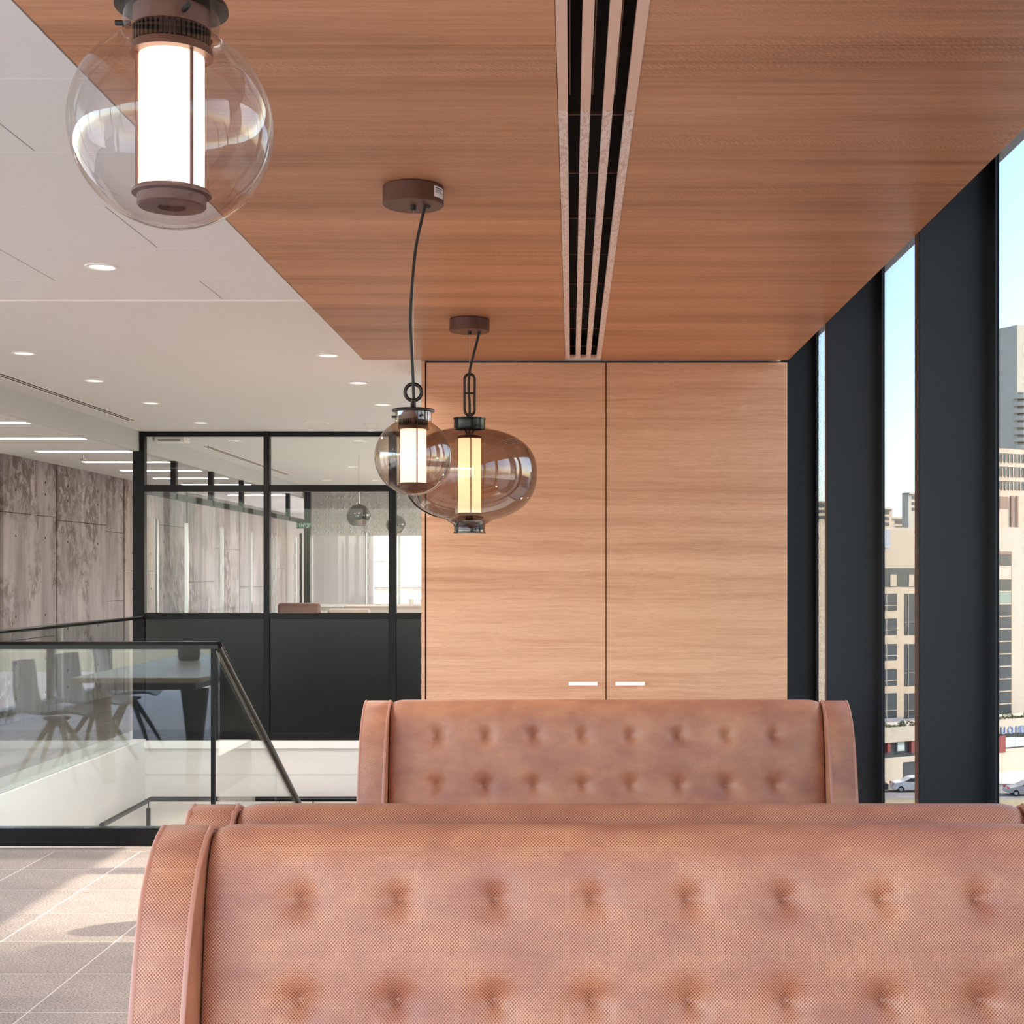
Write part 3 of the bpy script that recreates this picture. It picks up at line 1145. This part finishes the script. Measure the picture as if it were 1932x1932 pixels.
def globe_pendant(x, y, zc, glass, core, label, cord_pts, sticker=False, rod0=34.0, tr=.0405, tb=-.083):
    o = thing('globe_pendant', label, 'lamp', (x, y, CZ), group='globe pendant lamps')
    canopy(o, sticker)
    h = zc - CZ          # local height of the globe centre
    R = .122
    prof = []
    a0 = math.asin(.0585 / R)
    for k in range(41):
        a = math.pi - (math.pi - a0) * k / 40
        prof.append((max(0, R * math.sin(a)), h + R * math.cos(a)))
    prof[0] = (0, h - R)
    prof += [(.0575, h + .115), (.057, h + .128), (.057, h + .141)]
    lathe('glass_globe', prof, glass, o, 72, sharp=80)
    lathe('collar', [(0, h + .150), (.066, h + .150), (.0675, h + .146), (.0675, h + .143), (.05, h + .141), (0, h + .141)], 'bronze_dark', o, 48)
    lathe('stem', [(.011, h + .150), (.009, h + .155), (.009, h + .18)], 'bronze_dark', o, 20)
    tube('ring', ring_pts(0, h + .204, .026), .006, 'bronze_dark', o, 10, True)
    s = lathe('socket', [(.046, h + .141), (.046, h + .118), (.040, h + .116), (.040, h + .098), (.048, h + .096), (.049, h + .086), (0, h + .086)], 'bronze', o, 48)
    bm = bmesh.new()
    for k in range(44):
        a = 2 * math.pi * k / 44
        m = Matrix.Rotation(a, 4, 'Z')
        vs = len(bm.verts)
        add_box(bm, (.040, -.0016, h + .098), (.046, .0016, h + .117))
        bm.verts.ensure_lookup_table()
        for v in list(bm.verts)[vs:]:
            v.co = m @ v.co
    bm_obj('vent_ring', bm, 'bronze_dark', s)
    lathe('light_tube', [(.0, h + .085), (tr, h + .085), (tr, h + tb), (0, h + tb)], core, o, 48, sharp=30)
    b_ = h + tb
    g = tr / .0405
    c = lathe('bottom_cap', [(0, b_), (.047 * g, b_), (.0495 * g, b_ - .003), (.0495 * g, b_ - .006), (.043 * g, b_ - .0075), (.043 * g, b_ - .019), (.041 * g, b_ - .021), (.017, b_ - .021), (.017, b_ - .017), (0, b_ - .017)], 'bronze', o, 48, sharp=30)
    for k in range(3):
        a = math.radians(rod0 + 120 * k)
        tube('rod', [((tr + .002) * math.sin(a), -(tr + .002) * math.cos(a), h + .088), ((tr + .002) * math.sin(a), -(tr + .002) * math.cos(a), b_ - .002)], .0024, 'bronze', o, 8)
    for k in range(3):
        a = math.radians(-88 + 120 * k)
        tube('pin', [(.05 * math.sin(a), -.05 * math.cos(a), h + .126), (.068 * math.sin(a), -.068 * math.cos(a), h + .126)], .0035, 'cord_black', o, 8)
    tube('suspension_wire', [(0, 0, -.07), (0, 0, h + .225)], .0011, 'steel_wire', o, 6)
    tube('cord', [(p[0], p[1], p[2]) for p in cord_pts], .0048, 'cord_black', o, 8)
    return o


def px_cord(pts, d, x, dy=.0):
    out = []
    for px, py in pts:
        p = P(px, py, d)
        out.append(Vector((p.x - x, dy, p.z - CZ)))
    sm = []
    for i in range(len(out) - 1):
        p0, p1, p2, p3 = out[max(i - 1, 0)], out[i], out[i + 1], out[min(i + 2, len(out) - 1)]
        for k in range(8):
            s = k / 8
            sm.append(0.5 * ((2 * p1) + (p2 - p0) * s + (2 * p0 - 5 * p1 + 4 * p2 - p3) * s * s + (3 * p1 - p0 - 3 * p2 + p3) * s ** 3))
    sm.append(out[-1])
    return sm


d2, x2 = 4.45, -.499
cord2 = px_cord([(803, 389), (797, 412), (786, 462), (779.5, 520), (774.5, 600), (777, 660), (779, 700), (781, 752)], d2, x2, -.006)
globe_pendant(x2, d2, Z(862, d2), 'glass_globe_amber', 'lamp_core_soft', 'small amber glass globe pendant hanging in front of the cabinet edge', cord2, True, 22)
d1, x1 = 1.715, -.486
z1 = EYE + 842 * d1 / F
cord1 = [Vector((p.x, p.y, p.z * (CZ - z1) / (CZ - Z(862, d2)))) for p in cord2]
globe_pendant(x1, d1, z1, 'glass_globe_clear', 'lamp_core', 'large clear glass globe pendant close up at the top left', cord1, False, 50, .0385, -.077)

d3, x3 = 6.77, X(886, 6.77)
zc3 = Z(892, d3)
o = thing('lantern_pendant', 'wide smoky glass lantern pendant with a chain-link handle', 'lamp', (x3, d3, CZ))
canopy(o)
h = zc3 - CZ
R, HT, HB, N = .325, .213, .235, 2.35
prof = []
for k in range(33):
    a = -math.pi / 2 + (math.pi) * k / 32
    c_, s_ = math.cos(a), math.sin(a)
    H = HT if s_ > 0 else HB
    prof.append((R * abs(c_) ** (2 / N), h + H * math.copysign(abs(s_) ** (2 / N), s_)))
prof = [p for p in prof if p[0] > .088]
prof = [(.074, h - HB - .05), (.0735, h - HB - .03), (.078, h - HB - .014)] + prof + [(.077, h + HT + .002)]
lathe('glass_bowl', prof, 'glass_globe_smoke', o, 80, sharp=80)
lathe('top_collar', [(.074, h + HT - .006), (.076, h + HT), (.075, h + HT + .042), (.079, h + HT + .044), (.079, h + HT + .049), (0, h + HT + .05)], 'black_gloss', o, 48, sharp=30)
c = lathe('bottom_collar', [(.070, h - HB + .004), (.072, h - HB - .004), (.072, h - HB - .046), (.077, h - HB - .05), (.077, h - HB - .055), (.06, h - HB - .056)], 'black_gloss', o, 48, sharp=30)
lathe('lower_lens', [(0, h - HB - .055), (.06, h - HB - .056)], 'handle_white', c, 32)
lathe('light_tube', [(0, h + .163), (.055, h + .163), (.055, h - .193), (0, h - .193)], 'lamp_core_lantern', o, 48, sharp=30)
lathe('tube_holder', [(.02, h + HT), (.02, h + .18), (.058, h + .176), (.058, h + .163), (0, h + .163)], 'bronze', o, 32, sharp=30)
lathe('tube_foot', [(0, h - .193), (.058, h - .193), (.058, h - .202), (.02, h - .206), (.02, h - HB)], 'bronze', o, 32, sharp=30)
for k in range(3):
    a = math.radians(10 + 120 * k)
    tube('rod', [(.057 * math.sin(a), -.057 * math.cos(a), h + .165), (.057 * math.sin(a), -.057 * math.cos(a), h - .195)], .0026, 'bronze', o, 8)
pts = []
for k in range(13):
    a = math.pi * k / 12
    pts.append((.024 * math.cos(a), 0, h + .448 + .026 * math.sin(a)))
for k in range(13):
    a = math.pi + math.pi * k / 12
    pts.append((.024 * math.cos(a), 0, h + .302 + .028 * math.sin(a)))
lk = tube('link', pts, .0068, 'bronze_dark', o, 10, True)
tube('cross_bar', [(-.024, 0, h + .382), (.024, 0, h + .382)], .0045, 'bronze_dark', lk, 8)
lathe('stem', [(.011, h + .258), (.010, h + .285)], 'bronze_dark', o, 16)
tube('suspension_wire', [(0, 0, -.07), (0, 0, h + .46)], .0016, 'steel_wire', o, 6)
tube('cord', px_cord([(904, 628), (900, 645), (893, 672), (886.5, 700), (884.5, 730), (886, 765), (886, 784)], d3, x3, -.004), .0062, 'cord_black', o, 8)

# ================================================================== MEETING TABLE AND CHAIRS (left of the frame, mirrored in the balustrade)
TXC, TYC = -2.86, 4.1
tb = thing('meeting_table', 'long pale wood meeting table mirrored in the front balustrade glass', 'table', (TXC, TYC, 0))
box('table_top', (-.43, -1.35, .70), (.43, 1.38, .735), 'wood_table', tb, bevel=.006)
box('apron', (-.34, -1.15, .64), (.34, 1.18, .70), 'chair_dark', tb)
for sx in (-1, 1):
    for sy in (-1, 1):
        prism('leg', [(sx * .34 - .05, .64), (sx * .34 + .05, .64), (sx * .28 + .035, 0), (sx * .28 - .035, 0)], sy * 1.05 - .04, sy * 1.05 + .04, 'chair_dark', tb, 'y')
pot = thing('plant_pot', 'grey pot on the meeting table', 'pot', (-3.02, 3.6, .735))
lathe('pot_body', [(0, 0), (.07, 0), (.085, .02), (.09, .16), (.085, .165), (.075, .16), (.07, .03), (0, .03)], 'pot_grey', pot, 32)


def make_chair():
    c = thing('shell_chair', 'x', 'chair', (0, 0, 0), group='shell chairs at the meeting table')
    pr = spline([(.22, .44), (.12, .455), (-.02, .445), (-.14, .45), (-.2, .49), (-.235, .58), (-.26, .70), (-.285, .82)], 30)
    V, Fc = [], []
    nx = 12
    for j, (y, z, s) in enumerate(pr):
        wv = .225 * (1 - .18 * (j / 29) ** 3)
        for i in range(nx + 1):
            u = -1 + 2 * i / nx
            back = max(0, (z - .46) / .36)
            V.append((u * wv, y + .05 * u * u * back, z + .03 * u * u * (1 - min(1, back))))
    for j in range(len(pr) - 1):
        for i in range(nx):
            Fc.append((j * (nx + 1) + i, j * (nx + 1) + i + 1, (j + 1) * (nx + 1) + i + 1, (j + 1) * (nx + 1) + i))
    s = mesh('seat_shell', V, Fc, 'chair_shell', c, True)
    md = s.modifiers.new('thick', 'SOLIDIFY')
    md.thickness = .012
    lathe('hub', [(0, .43), (.09, .43), (.09, .415), (.04, .40), (.04, .37), (0, .37)], 'chair_dark', c, 20)
    for sx in (-1, 1):
        for sy in (-1, 1):
            bm = bmesh.new()
            add_tube(bm, [(sx * .03, sy * .03, .40), (sx * .14, sy * .13, .2), (sx * .24, sy * .22, 0.0)], [.022, .018, .012], 8)
            bm_obj('leg', bm, 'chair_dark', c, True, 60)
    return c


ch = make_chair()
cs = [(-3.55, 5.0, -math.pi / 2, 'shell chair on the far side of the meeting table, nearest the stairwell'), (-3.55, 4.2, -math.pi / 2 + .1, 'shell chair on the far side of the meeting table, second from the stairwell'),
      (-3.55, 3.4, -math.pi / 2 - .08, 'shell chair on the far side of the meeting table, third from the stairwell'),
      (-2.3, 4.45, math.pi / 2, 'shell chair on the aisle side of the meeting table, nearer the stairwell'), (-2.28, 3.6, math.pi / 2 + .1, 'shell chair on the aisle side of the meeting table, nearer the viewer')]
for k, (x, y, rz, lb) in enumerate(cs):
    o = ch if k == 0 else copy_tree(ch)
    o.location = (x, y, 0)
    o.rotation_euler = (0, 0, rz)
    o['label'] = lb

# ================================================================== BEYOND THE PARTITION
for px, py, d, lb in ((677, 973, 14.5, 'chrome ball pendant behind the middle partition pane'), (747, 990, 18.0, 'farther chrome ball pendant half hidden by a partition post')):
    o = thing('chrome_pendant', lb, 'lamp', (X(px, d), d, CZ), group='chrome pendants')
    h = Z(py, d) - CZ
    prof = [(.125 * math.sin(a), h + .125 * math.cos(a)) for a in [math.radians(8 + 137 * k / 30) for k in range(31)]]
    lathe('shade', [(.02, h + .125)] + prof, 'chrome', o, 48)
    lathe('shade_inside', [(p[0] * .97, p[1]) for p in prof[10:]], 'bronze', o, 48)
    tube('stem', [(0, 0, h + .12), (0, 0, h + .24)], .009, 'steel', o, 8)
    tube('cord', [(0, 0, h + .24), (0, 0, 0)], .003, 'steel_wire', o, 6)
for x, lb in ((-3.33, 'brown high-backed lounge seat behind the left partition post'), (-2.72, 'second brown high-backed lounge seat beside the far window')):
    o = thing('lounge_seat', lb, 'armchair', (x, 17.0, 0), group='lounge seats by the far window')
    box('back', (-.26, .2, .3), (.26, .32, 1.06 if x < -3 else .99), 'sofa_brown' if x < -3 else 'sofa_beige', o, bevel=.04, segs=3)
    box('seat', (-.27, -.3, .25), (.27, .22, .45), 'sofa_brown' if x < -3 else 'sofa_beige', o, bevel=.04, segs=3)
    for sx in (-1, 1):
        for sy in (-1, 1):
            box('leg', (sx * .22 - .02, sy * .2 - .02, 0), (sx * .22 + .02, sy * .2 + .02, .26), 'chair_dark', o)
o = thing('high_counter', 'pale high counter standing before the far window', 'counter', (-2.2, 18.6, 0))
box('counter_top', (-.75, -.3, .96), (1.1, .3, 1.0), 'sofa_beige', o, bevel=.005)
box('counter_base', (-.65, -.2, 0), (1.0, .2, .96), 'white_wall', o)
for k in range(6):
    g = thing('white_cup', 'small white cup on the far counter, %s from the left' % ['first', 'second', 'third', 'fourth', 'fifth', 'sixth'][k], 'cup', (-2.1 + k * .14, 18.5 + .05 * (k % 3), 1.0), group='cups on the far counter')
    lathe('cup_body', [(0, 0), (.026, 0), (.04, .09), (.037, .09), (.024, .008), (0, .008)], 'handle_white', g, 16)
o = thing('exit_sign', 'dark exit sign with Hebrew letters hanging by the office front', 'sign', (X(573, 19.4), 19.4, Z(991, 19.4)))
box('sign_board', (-.10, 0, -.045), (.10, .03, .05), 'sign_green', o)
box('hanger', (-.005, .012, .05), (.005, .02, CZ - Z(991, 19.4)), 'steel', o)
text('lettering', '\u05d4\u05d0\u05d9\u05e6\u05d9', .09, 'sign_text', o, (0, -.003, 0), (math.pi / 2, 0, 0), True)
o = thing('door_frame', 'dark upright door post with a long pull bar near the far window', 'door post', (X(579, 19.5), 19.5, 0))
box('post', (-.045, 0, 0), (.045, .08, 2.6), 'black_metal', o)
box('pull_bar', (-.09, -.06, .85), (-.06, -.03, 1.98), 'black_metal', o)
o = thing('door_pull', 'tall brushed steel door pull on the middle partition pane', 'door pull', (X(693, PY), PY + .0, 1.15))
tube('bar', [(0, -.03, 0), (0, -.03, .62)], .011, 'steel', o, 10)
for z in (.06, .56):
    tube('standoff', [(0, -.03, z), (0, .036, z)], .006, 'steel', o, 8)

# ================================================================== OUTDOORS
GZ = -20.5
plain('asphalt', (128, 122, 120), 0.8, vary=.1, nscale=.3)
plain('road_light', (190, 184, 178), 0.8, vary=.1, nscale=.4)
plain('dry_grass', (150, 136, 104), 0.9, vary=.3, nscale=.8)
plain('facade_cream', (196, 176, 152), 0.8, vary=.04, nscale=.3)
plain('facade_white', (194, 182, 164), 0.8, vary=.04, nscale=.3)
plain('facade_beige', (205, 180, 156), 0.8, vary=.06, nscale=.3)
plain('facade_grey', (176, 178, 186), 0.8, vary=.05, nscale=.2)
plain('facade_brown', (150, 120, 102), 0.8, vary=.15, nscale=.3)
plain('stained_wall', (200, 186, 168), 0.85, vary=.16, nscale=.35)
plain('glass_dark', (74, 78, 80), 0.15, 0, 0.5, vary=.25, nscale=.5)
plain('glass_green', (140, 152, 138), 0.3, 0, 0.5, vary=.1, nscale=.5)
plain('glass_pale', (196, 206, 204), 0.3, 0, 0.5, vary=.1, nscale=.5)
plain('red_paint', (140, 62, 58), 0.6)
plain('leaf', (92, 96, 54), 0.7, vary=.3, nscale=2)
plain('car_white', (232, 230, 226), 0.25)
plain('car_silver', (176, 178, 180), 0.25, .3)
plain('car_dark', (44, 46, 52), 0.25)
plain('tyre', (28, 28, 30), 0.7)
plain('tail_light', (190, 40, 34), 0.3)
plain('sign_blue', (120, 140, 190), 0.5)
t = NT('far_windows')
br = t.node('ShaderNodeTexBrick')
br.offset = 0.0
br.inputs['Scale'].default_value = 0.3
br.inputs['Mortar Size'].default_value = 0.16
br.inputs['Brick Width'].default_value = 0.9
br.inputs['Row Height'].default_value = 0.9
br.inputs['Color1'].default_value = lin((96, 100, 108))
br.inputs['Color2'].default_value = lin((128, 126, 124))
br.inputs['Mortar'].default_value = lin((214, 200, 182))
sp = t.node('ShaderNodeSeparateXYZ')
t.link(t.coords(), sp.inputs[0])
cmb = t.node('ShaderNodeCombineXYZ')
t.link(t.math('ADD', sp.outputs[0], sp.outputs[1]), cmb.inputs[0])
t.link(sp.outputs[2], cmb.inputs[1])
t.link(cmb.outputs[0], br.inputs['Vector'])
t.bsdf(br.outputs['Color'], .6)
M['far_windows'] = t.m

gr = struct('ground', 'street and paved ground far below the windows')
box('asphalt', (-300, -300, GZ - 1), (700, 900, GZ), 'asphalt', gr)
box('pavement', (-100, 146, GZ), (200, 165, GZ + .15), 'road_light', gr)
for k in range(12):
    box('lane_line', (20 + k * 6, 138.3, GZ), (23 + k * 6, 138.5, GZ + .01), 'road_light', gr)
box('verge', (0, 128, GZ), (120, 136, GZ + .12), 'dry_grass', gr)


class Facade:
    """a building whose front is turned by 'turn' about the point seen at (pxc, depth d)"""

    def __init__(self, name, label, pxc, d, turn=30, group=None):
        self.a = math.radians(turn)
        self.d = d
        self.cx = X(pxc, d)
        self.o = thing(name, label, 'building', (self.cx, d, GZ), self.a, group)

    def u(self, px):
        q = (px - VX) / F
        return (q * self.d - self.cx) / (math.cos(self.a) - q * math.sin(self.a))

    def z(self, py, px):
        return Z(py, self.d + self.u(px) * math.sin(self.a)) - GZ

    def slab(self, name, p0, p1, y0, y1, mat, f=0.0, depth=12.0, parent=None):
        """front at -f (proud), pixel rectangle p0..p1 x y0..y1"""
        pm = (p0 + p1) / 2
        z0 = 0.0 if y1 is None else self.z(y1, pm)
        return box(name, (self.u(p0), -f, z0), (self.u(p1), depth, self.z(y0, pm)), mat, parent or self.o)

    def window(self, p0, p1, y0, y1, mat='glass_dark', bars=True):
        w = self.slab('window', p0, p1, y0, y1, mat, .03, .1)
        if bars:
            pm = (p0 + p1) / 2
            self.slab('glazing_bar', p0, p1, y0 + (y1 - y0) * .68, y0 + (y1 - y0) * .68 + 1.0, 'stained_wall', .09, -.02, w)
            self.slab('glazing_bar', p0 + (p1 - p0) * .22, p0 + (p1 - p0) * .22 + .8, y0, y1, 'stained_wall', .09, -.02, w)
        return w


A = Facade('office_block', 'cream office block with square windows seen through the narrow glass strip', 1697, 159)
A.slab('wall', 1530, 1770, 998, 1356, 'facade_cream', 0, 14)
A.slab('grey_panel', 1660, 1679, 999, 1034, 'facade_grey', .05, .1)
A.slab('roof_deck', 1540, 1768, 994, 998, 'facade_white', -.5, 13)
lg = A.slab('loggia', 1660, 1736, 1072, 1107, 'glass_dark', .03, .1)
for a, b, c in ((1679, 1691, 'facade_cream'), (1714, 1724, 'facade_cream')):
    A.slab('loggia_panel', a, b, 1084, 1106, c, .08, .0, lg)
for y0, y1 in ((1120, 1152), (1167, 1198), (1215, 1246), (1262, 1294), (1308, 1355)):
    A.window(1666, 1692, y0, y1)
    A.window(1640, 1656, y0, y1)
for y0, y1 in ((1120, 1198), (1215, 1294), (1308, 1355)):
    A.window(1706, 1735, y0, y1)
    A.window(1746, 1765, y0, y1)

C = Facade('office_tower', 'cream slab block with a column of dark windows at the right edge', 1905, 168)
C.slab('wall', 1810, 2120, 996, 1362, 'facade_white', 0, 5)
C.slab('window_recess', 1870, 1909, 1040, 1364, 'facade_brown', .03, .1)
for k in range(13):
    y0 = 1046 + k * 23.6
    m = 'glass_dark'
    if k == 1:
        m = 'stained_wall'
    if k == 3:
        m = 'glass_green'
    C.slab('window', 1872, 1906.5, y0, y0 + 21.5, m, .1, 0)
    C.slab('floor_band', 1872, 1906.5, y0 + 21.5, y0 + 23.6, 'facade_cream', .14, 0)

B = Facade('street_podium', 'low street podium with red columns and planted parapet below the blocks', 1800, 151)
B.slab('base_wall', 1500, 2150, 1418, None, 'stained_wall', 0, 4)
B.slab('glass_band', 1500, 2150, 1388, 1420, 'glass_dark', -.3, 4)
B.slab('fascia', 1500, 2150, 1362, 1389, 'facade_white', .15, 4)
for p in (1655, 1677, 1722, 1765, 1810, 1850, 1890, 1940, 1985):
    w_ = 6 if p != 1890 else 14
    B.slab('red_column', p - w_ / 2, p + w_ / 2, 1388, 1420, 'red_paint', .05, .3)
for a, b in ((1695, 1708), (1898, 1917), (1918, 1936)):
    B.slab('pale_pane', a, b, 1391, 1417, 'glass_pale', -.1, .4)
B.slab('doorway', 1704, 1735, 1437, 1466, 'glass_dark', .04, .2)
B.slab('window_bar', 1895, 1950, 1408.5, 1410, 'tyre', .05, .1)
text('sign_lettering', 'U O HERIT', .95, 'sign_blue', B.o, (B.u(1885.5), -.2, B.z(1385, 1890)), (math.pi / 2, 0, 0), False, (1.15, 1.25, 1), .04)
rnd = random.Random(3)
bm = bmesh.new()
u0, u1 = B.u(1560), B.u(2000)
for k in range(1500):
    u = rnd.uniform(u0, u1)
    zt = B.z(1362, 1800)
    c = Vector((u, rnd.uniform(-.1, .6), zt + rnd.uniform(-.25, .5) * (.5 + .5 * math.sin(u * 1.7))))
    r = rnd.uniform(.06, .16)
    d1_ = Vector((rnd.uniform(-1, 1), rnd.uniform(-1, 1), rnd.uniform(-1, 1))).normalized() * r
    d2_ = Vector((rnd.uniform(-1, 1), rnd.uniform(-1, 1), rnd.uniform(-1, 1))).normalized() * r
    bm.faces.new([bm.verts.new(c + q) for q in (d1_, d2_, -d1_, -d2_)])
hd = bm_obj('hedge', bm, 'leaf', B.o)
hd['kind'] = 'stuff'

Dm = Facade('beige_block', 'beige block with long window bands in front of the grey tower', 1915, 230)
Dm.slab('wall', 1850, 2060, 850, None, 'facade_beige', 0, 5)
for y0, y1 in ((857, 873), (882, 900), (909, 925)):
    w = Dm.slab('window_band', 1860, 1990, y0, y1, 'glass_dark', .05, .1)
    for p in range(1868, 1990, 7):
        Dm.slab('window_post', p, p + 1.6, y0, y1, 'facade_beige', .12, 0, w)
for a, b in ((1868, 1882), (1886, 1902)):
    Dm.slab('brown_bay', a, b, 937, 962 if a == 1886 - 0 and False else 960, 'facade_brown', .05, .1)
Dm.slab('pier', 1906, 1911, 936, 996, 'facade_brown', .2, .1)
Dm.slab('pier', 1916, 1920, 936, 996, 'facade_brown', .2, .1)

E = Facade('residential_tower', 'grey residential tower with rounded balconies against the sky', 1915, 400, -42)
E.slab('wall', 1862, 1921, 655, None, 'facade_grey', 0, 12)
E.slab('parapet', 1862, 1921, 649, 655, 'facade_white', .3, 12)
for k in range(12):
    y0 = 682 + k * 16
    for a, b in ((1887, 1892), (1903, 1909), (1914, 1916.5)):
        w = E.slab('window', a, b, y0, y0 + 7, 'glass_dark', .05, .1)
    E.slab('ledge', 1884, 1910, y0 + 8.5, y0 + 10, 'facade_grey', .7, 0)
E.slab('pipe', 1896, 1897.6, 655, 700, 'facade_white', .5, .1)
E2 = Facade('shaft', '', 1930, 396, 25)
E2.o['kind'] = 'part'
E2.o.parent = E.o
E2.o.matrix_parent_inverse = Matrix.LocRotScale(E.o.location, E.o.rotation_euler, None).inverted()
for q in ('label', 'category', 'kind'):
    if q in E2.o:
        del E2.o[q]
E2.slab('wall', 1919, 2010, 617, None, 'facade_white', 0, 10)
for k in range(8):
    y0 = 745 + k * 13.5
    pm = 1925
    bm = bmesh.new()
    cx_, zc_ = E2.u(1925), E2.z(y0 + 7, pm)
    add_lathe(bm, [(0, zc_ - .2), (2.0, zc_ - .2), (2.0, zc_ + .95), (1.85, zc_ + .95), (1.85, zc_), (0, zc_)], 20, cx_, -.1)
    bm_obj('balcony', bm, 'facade_white', E2.o, True, 40)
    E2.slab('window', 1920, 1931, y0 - 5, y0 + 2, 'glass_dark', .05, .1)

for k, (a, b, y0, d, m, lb) in enumerate(((1655, 1683, 958, 300, 'facade_beige', 'small beige rooftop block on the skyline behind the cream office block'),
                                          (1682, 1714, 976, 330, 'facade_cream', 'low cream rooftop block with a glazed front on the skyline'),
                                          (1714, 1745, 930, 310, 'facade_white', 'slim white tower block on the skyline beside the fin'),
                                          (1535, 1562, 945, 320, 'facade_cream', 'pale skyline block seen in the thinnest window strip'))):
    S = Facade('skyline_block', lb, (a + b) / 2, d, 30)
    S.slab('wall', a, b, y0, None, m, 0, 2)
    S.slab('cornice', a, b, y0, y0 + 3, 'facade_white', .3, 2)
    for j in range(3):
        S.slab('window', a + (b - a) * .2, b - (b - a) * .2, y0 + 6 + j * 11, y0 + 12 + j * 11, 'glass_dark', .06, .1)

# unseen blocks for lamp reflections; the tall one is added to shade the booths
for x0, x1, y0, y1, zt, lb in ((38, 60, -2.5, 6.62, 36, 'tall unseen tower added to shade the near booths'), (90, 130, 30, 70, -2, 'low neighbouring block out of frame to the right'),
                               (70, 95, 85, 120, 8, 'mid-height neighbouring block out of frame to the right')):
    o = thing('unseen_block', lb, 'building', ((x0 + x1) / 2, (y0 + y1) / 2, GZ))
    hx, hy = (x1 - x0) / 2, (y1 - y0) / 2
    box('wall', (-hx, -hy, 0), (hx, hy, zt - GZ), 'far_windows', o)
    box('parapet', (-hx - .3, -hy - .3, zt - GZ), (hx + .3, hy + .3, zt - GZ + 1), 'facade_beige', o)
pb = thing('pale_facade', 'pale stone facade filling the view through the far window', 'building', (-14, 52, GZ), math.radians(20))
box('wall', (-30, 0, 0), (22, 10, 45), 'facade_white', pb)
for j in range(6):
    for i in range(14):
        box('window', (-26 + i * 3.2, -.05, 16 + j * 3.2), (-24.6 + i * 3.2, .1, 17.6 + j * 3.2), 'glass_pale', pb)
    box('string_course', (-30, -.12, 15 + j * 3.2), (22, .1, 15.2 + j * 3.2), 'facade_white', pb)


def car(label, px, d, rz, mat, wagon):
    o = thing('parked_car', label, 'car', (X(px, d), d, GZ), rz, 'cars in the street')
    if wagon:
        prof = [(-2.1, .3), (-2.15, .75), (-2.0, .95), (-1.1, 1.02), (-.45, 1.45), (.0, 1.52), (1.6, 1.5), (1.95, 1.05), (2.08, .8), (2.05, .32)]
        glass = [(-.95, 1.05), (-.42, 1.40), (1.5, 1.43), (1.75, 1.06)]
    else:
        prof = [(-2.15, .3), (-2.2, .7), (-1.9, .85), (-1.0, .95), (-.3, 1.36), (.2, 1.42), (1.0, 1.36), (1.6, 1.0), (2.1, .95), (2.15, .35)]
        glass = [(-.85, .98), (-.28, 1.31), (.95, 1.31), (1.4, 1.0)]
    prism('body', prof, -.82, .82, mat, o, 'y', bevel=.05, segs=2)
    prism('side_glass', glass, -.835, .835, 'glass_dark', o, 'y')
    box('door_pillar', (.3, -.845, 1.0), (.38, .845, 1.42 if wagon else 1.33), mat, o)
    for wx in (-1.35, 1.3):
        for wy in (-.72, .72):
            bm = bmesh.new()
            add_lathe(bm, [(0, -.1), (.31, -.1), (.31, .1), (0, .1)], 20)
            w = bm_obj('wheel', bm, 'tyre', o, True, 40)
            w.location = (wx, wy, .31)
            w.rotation_euler = (math.pi / 2, 0, 0)
            bm = bmesh.new()
            add_lathe(bm, [(0, -.115), (.19, -.115), (.19, .115), (0, .115)], 16)
            bm_obj('hubcap', bm, 'car_silver', w, True, 40)
    box('tail_light', (-2.17, -.8, .72), (-2.0, -.5, .92), 'tail_light', o)
    box('tail_light', (-2.17, .5, .72), (-2.0, .8, .92), 'tail_light', o)
    box('bumper', (-2.22, -.8, .35), (-2.05, .8, .58), mat, o, bevel=.03)
    return o


car('white estate car parked before the podium wall', 1722, 142, 0, 'car_white', True)
car('dark car parked just left of the white estate car', 1633, 141.5, 0, 'car_dark', False)
car('silver car on the road at the right edge of the view', 1938, 139.5, 0, 'car_silver', False)
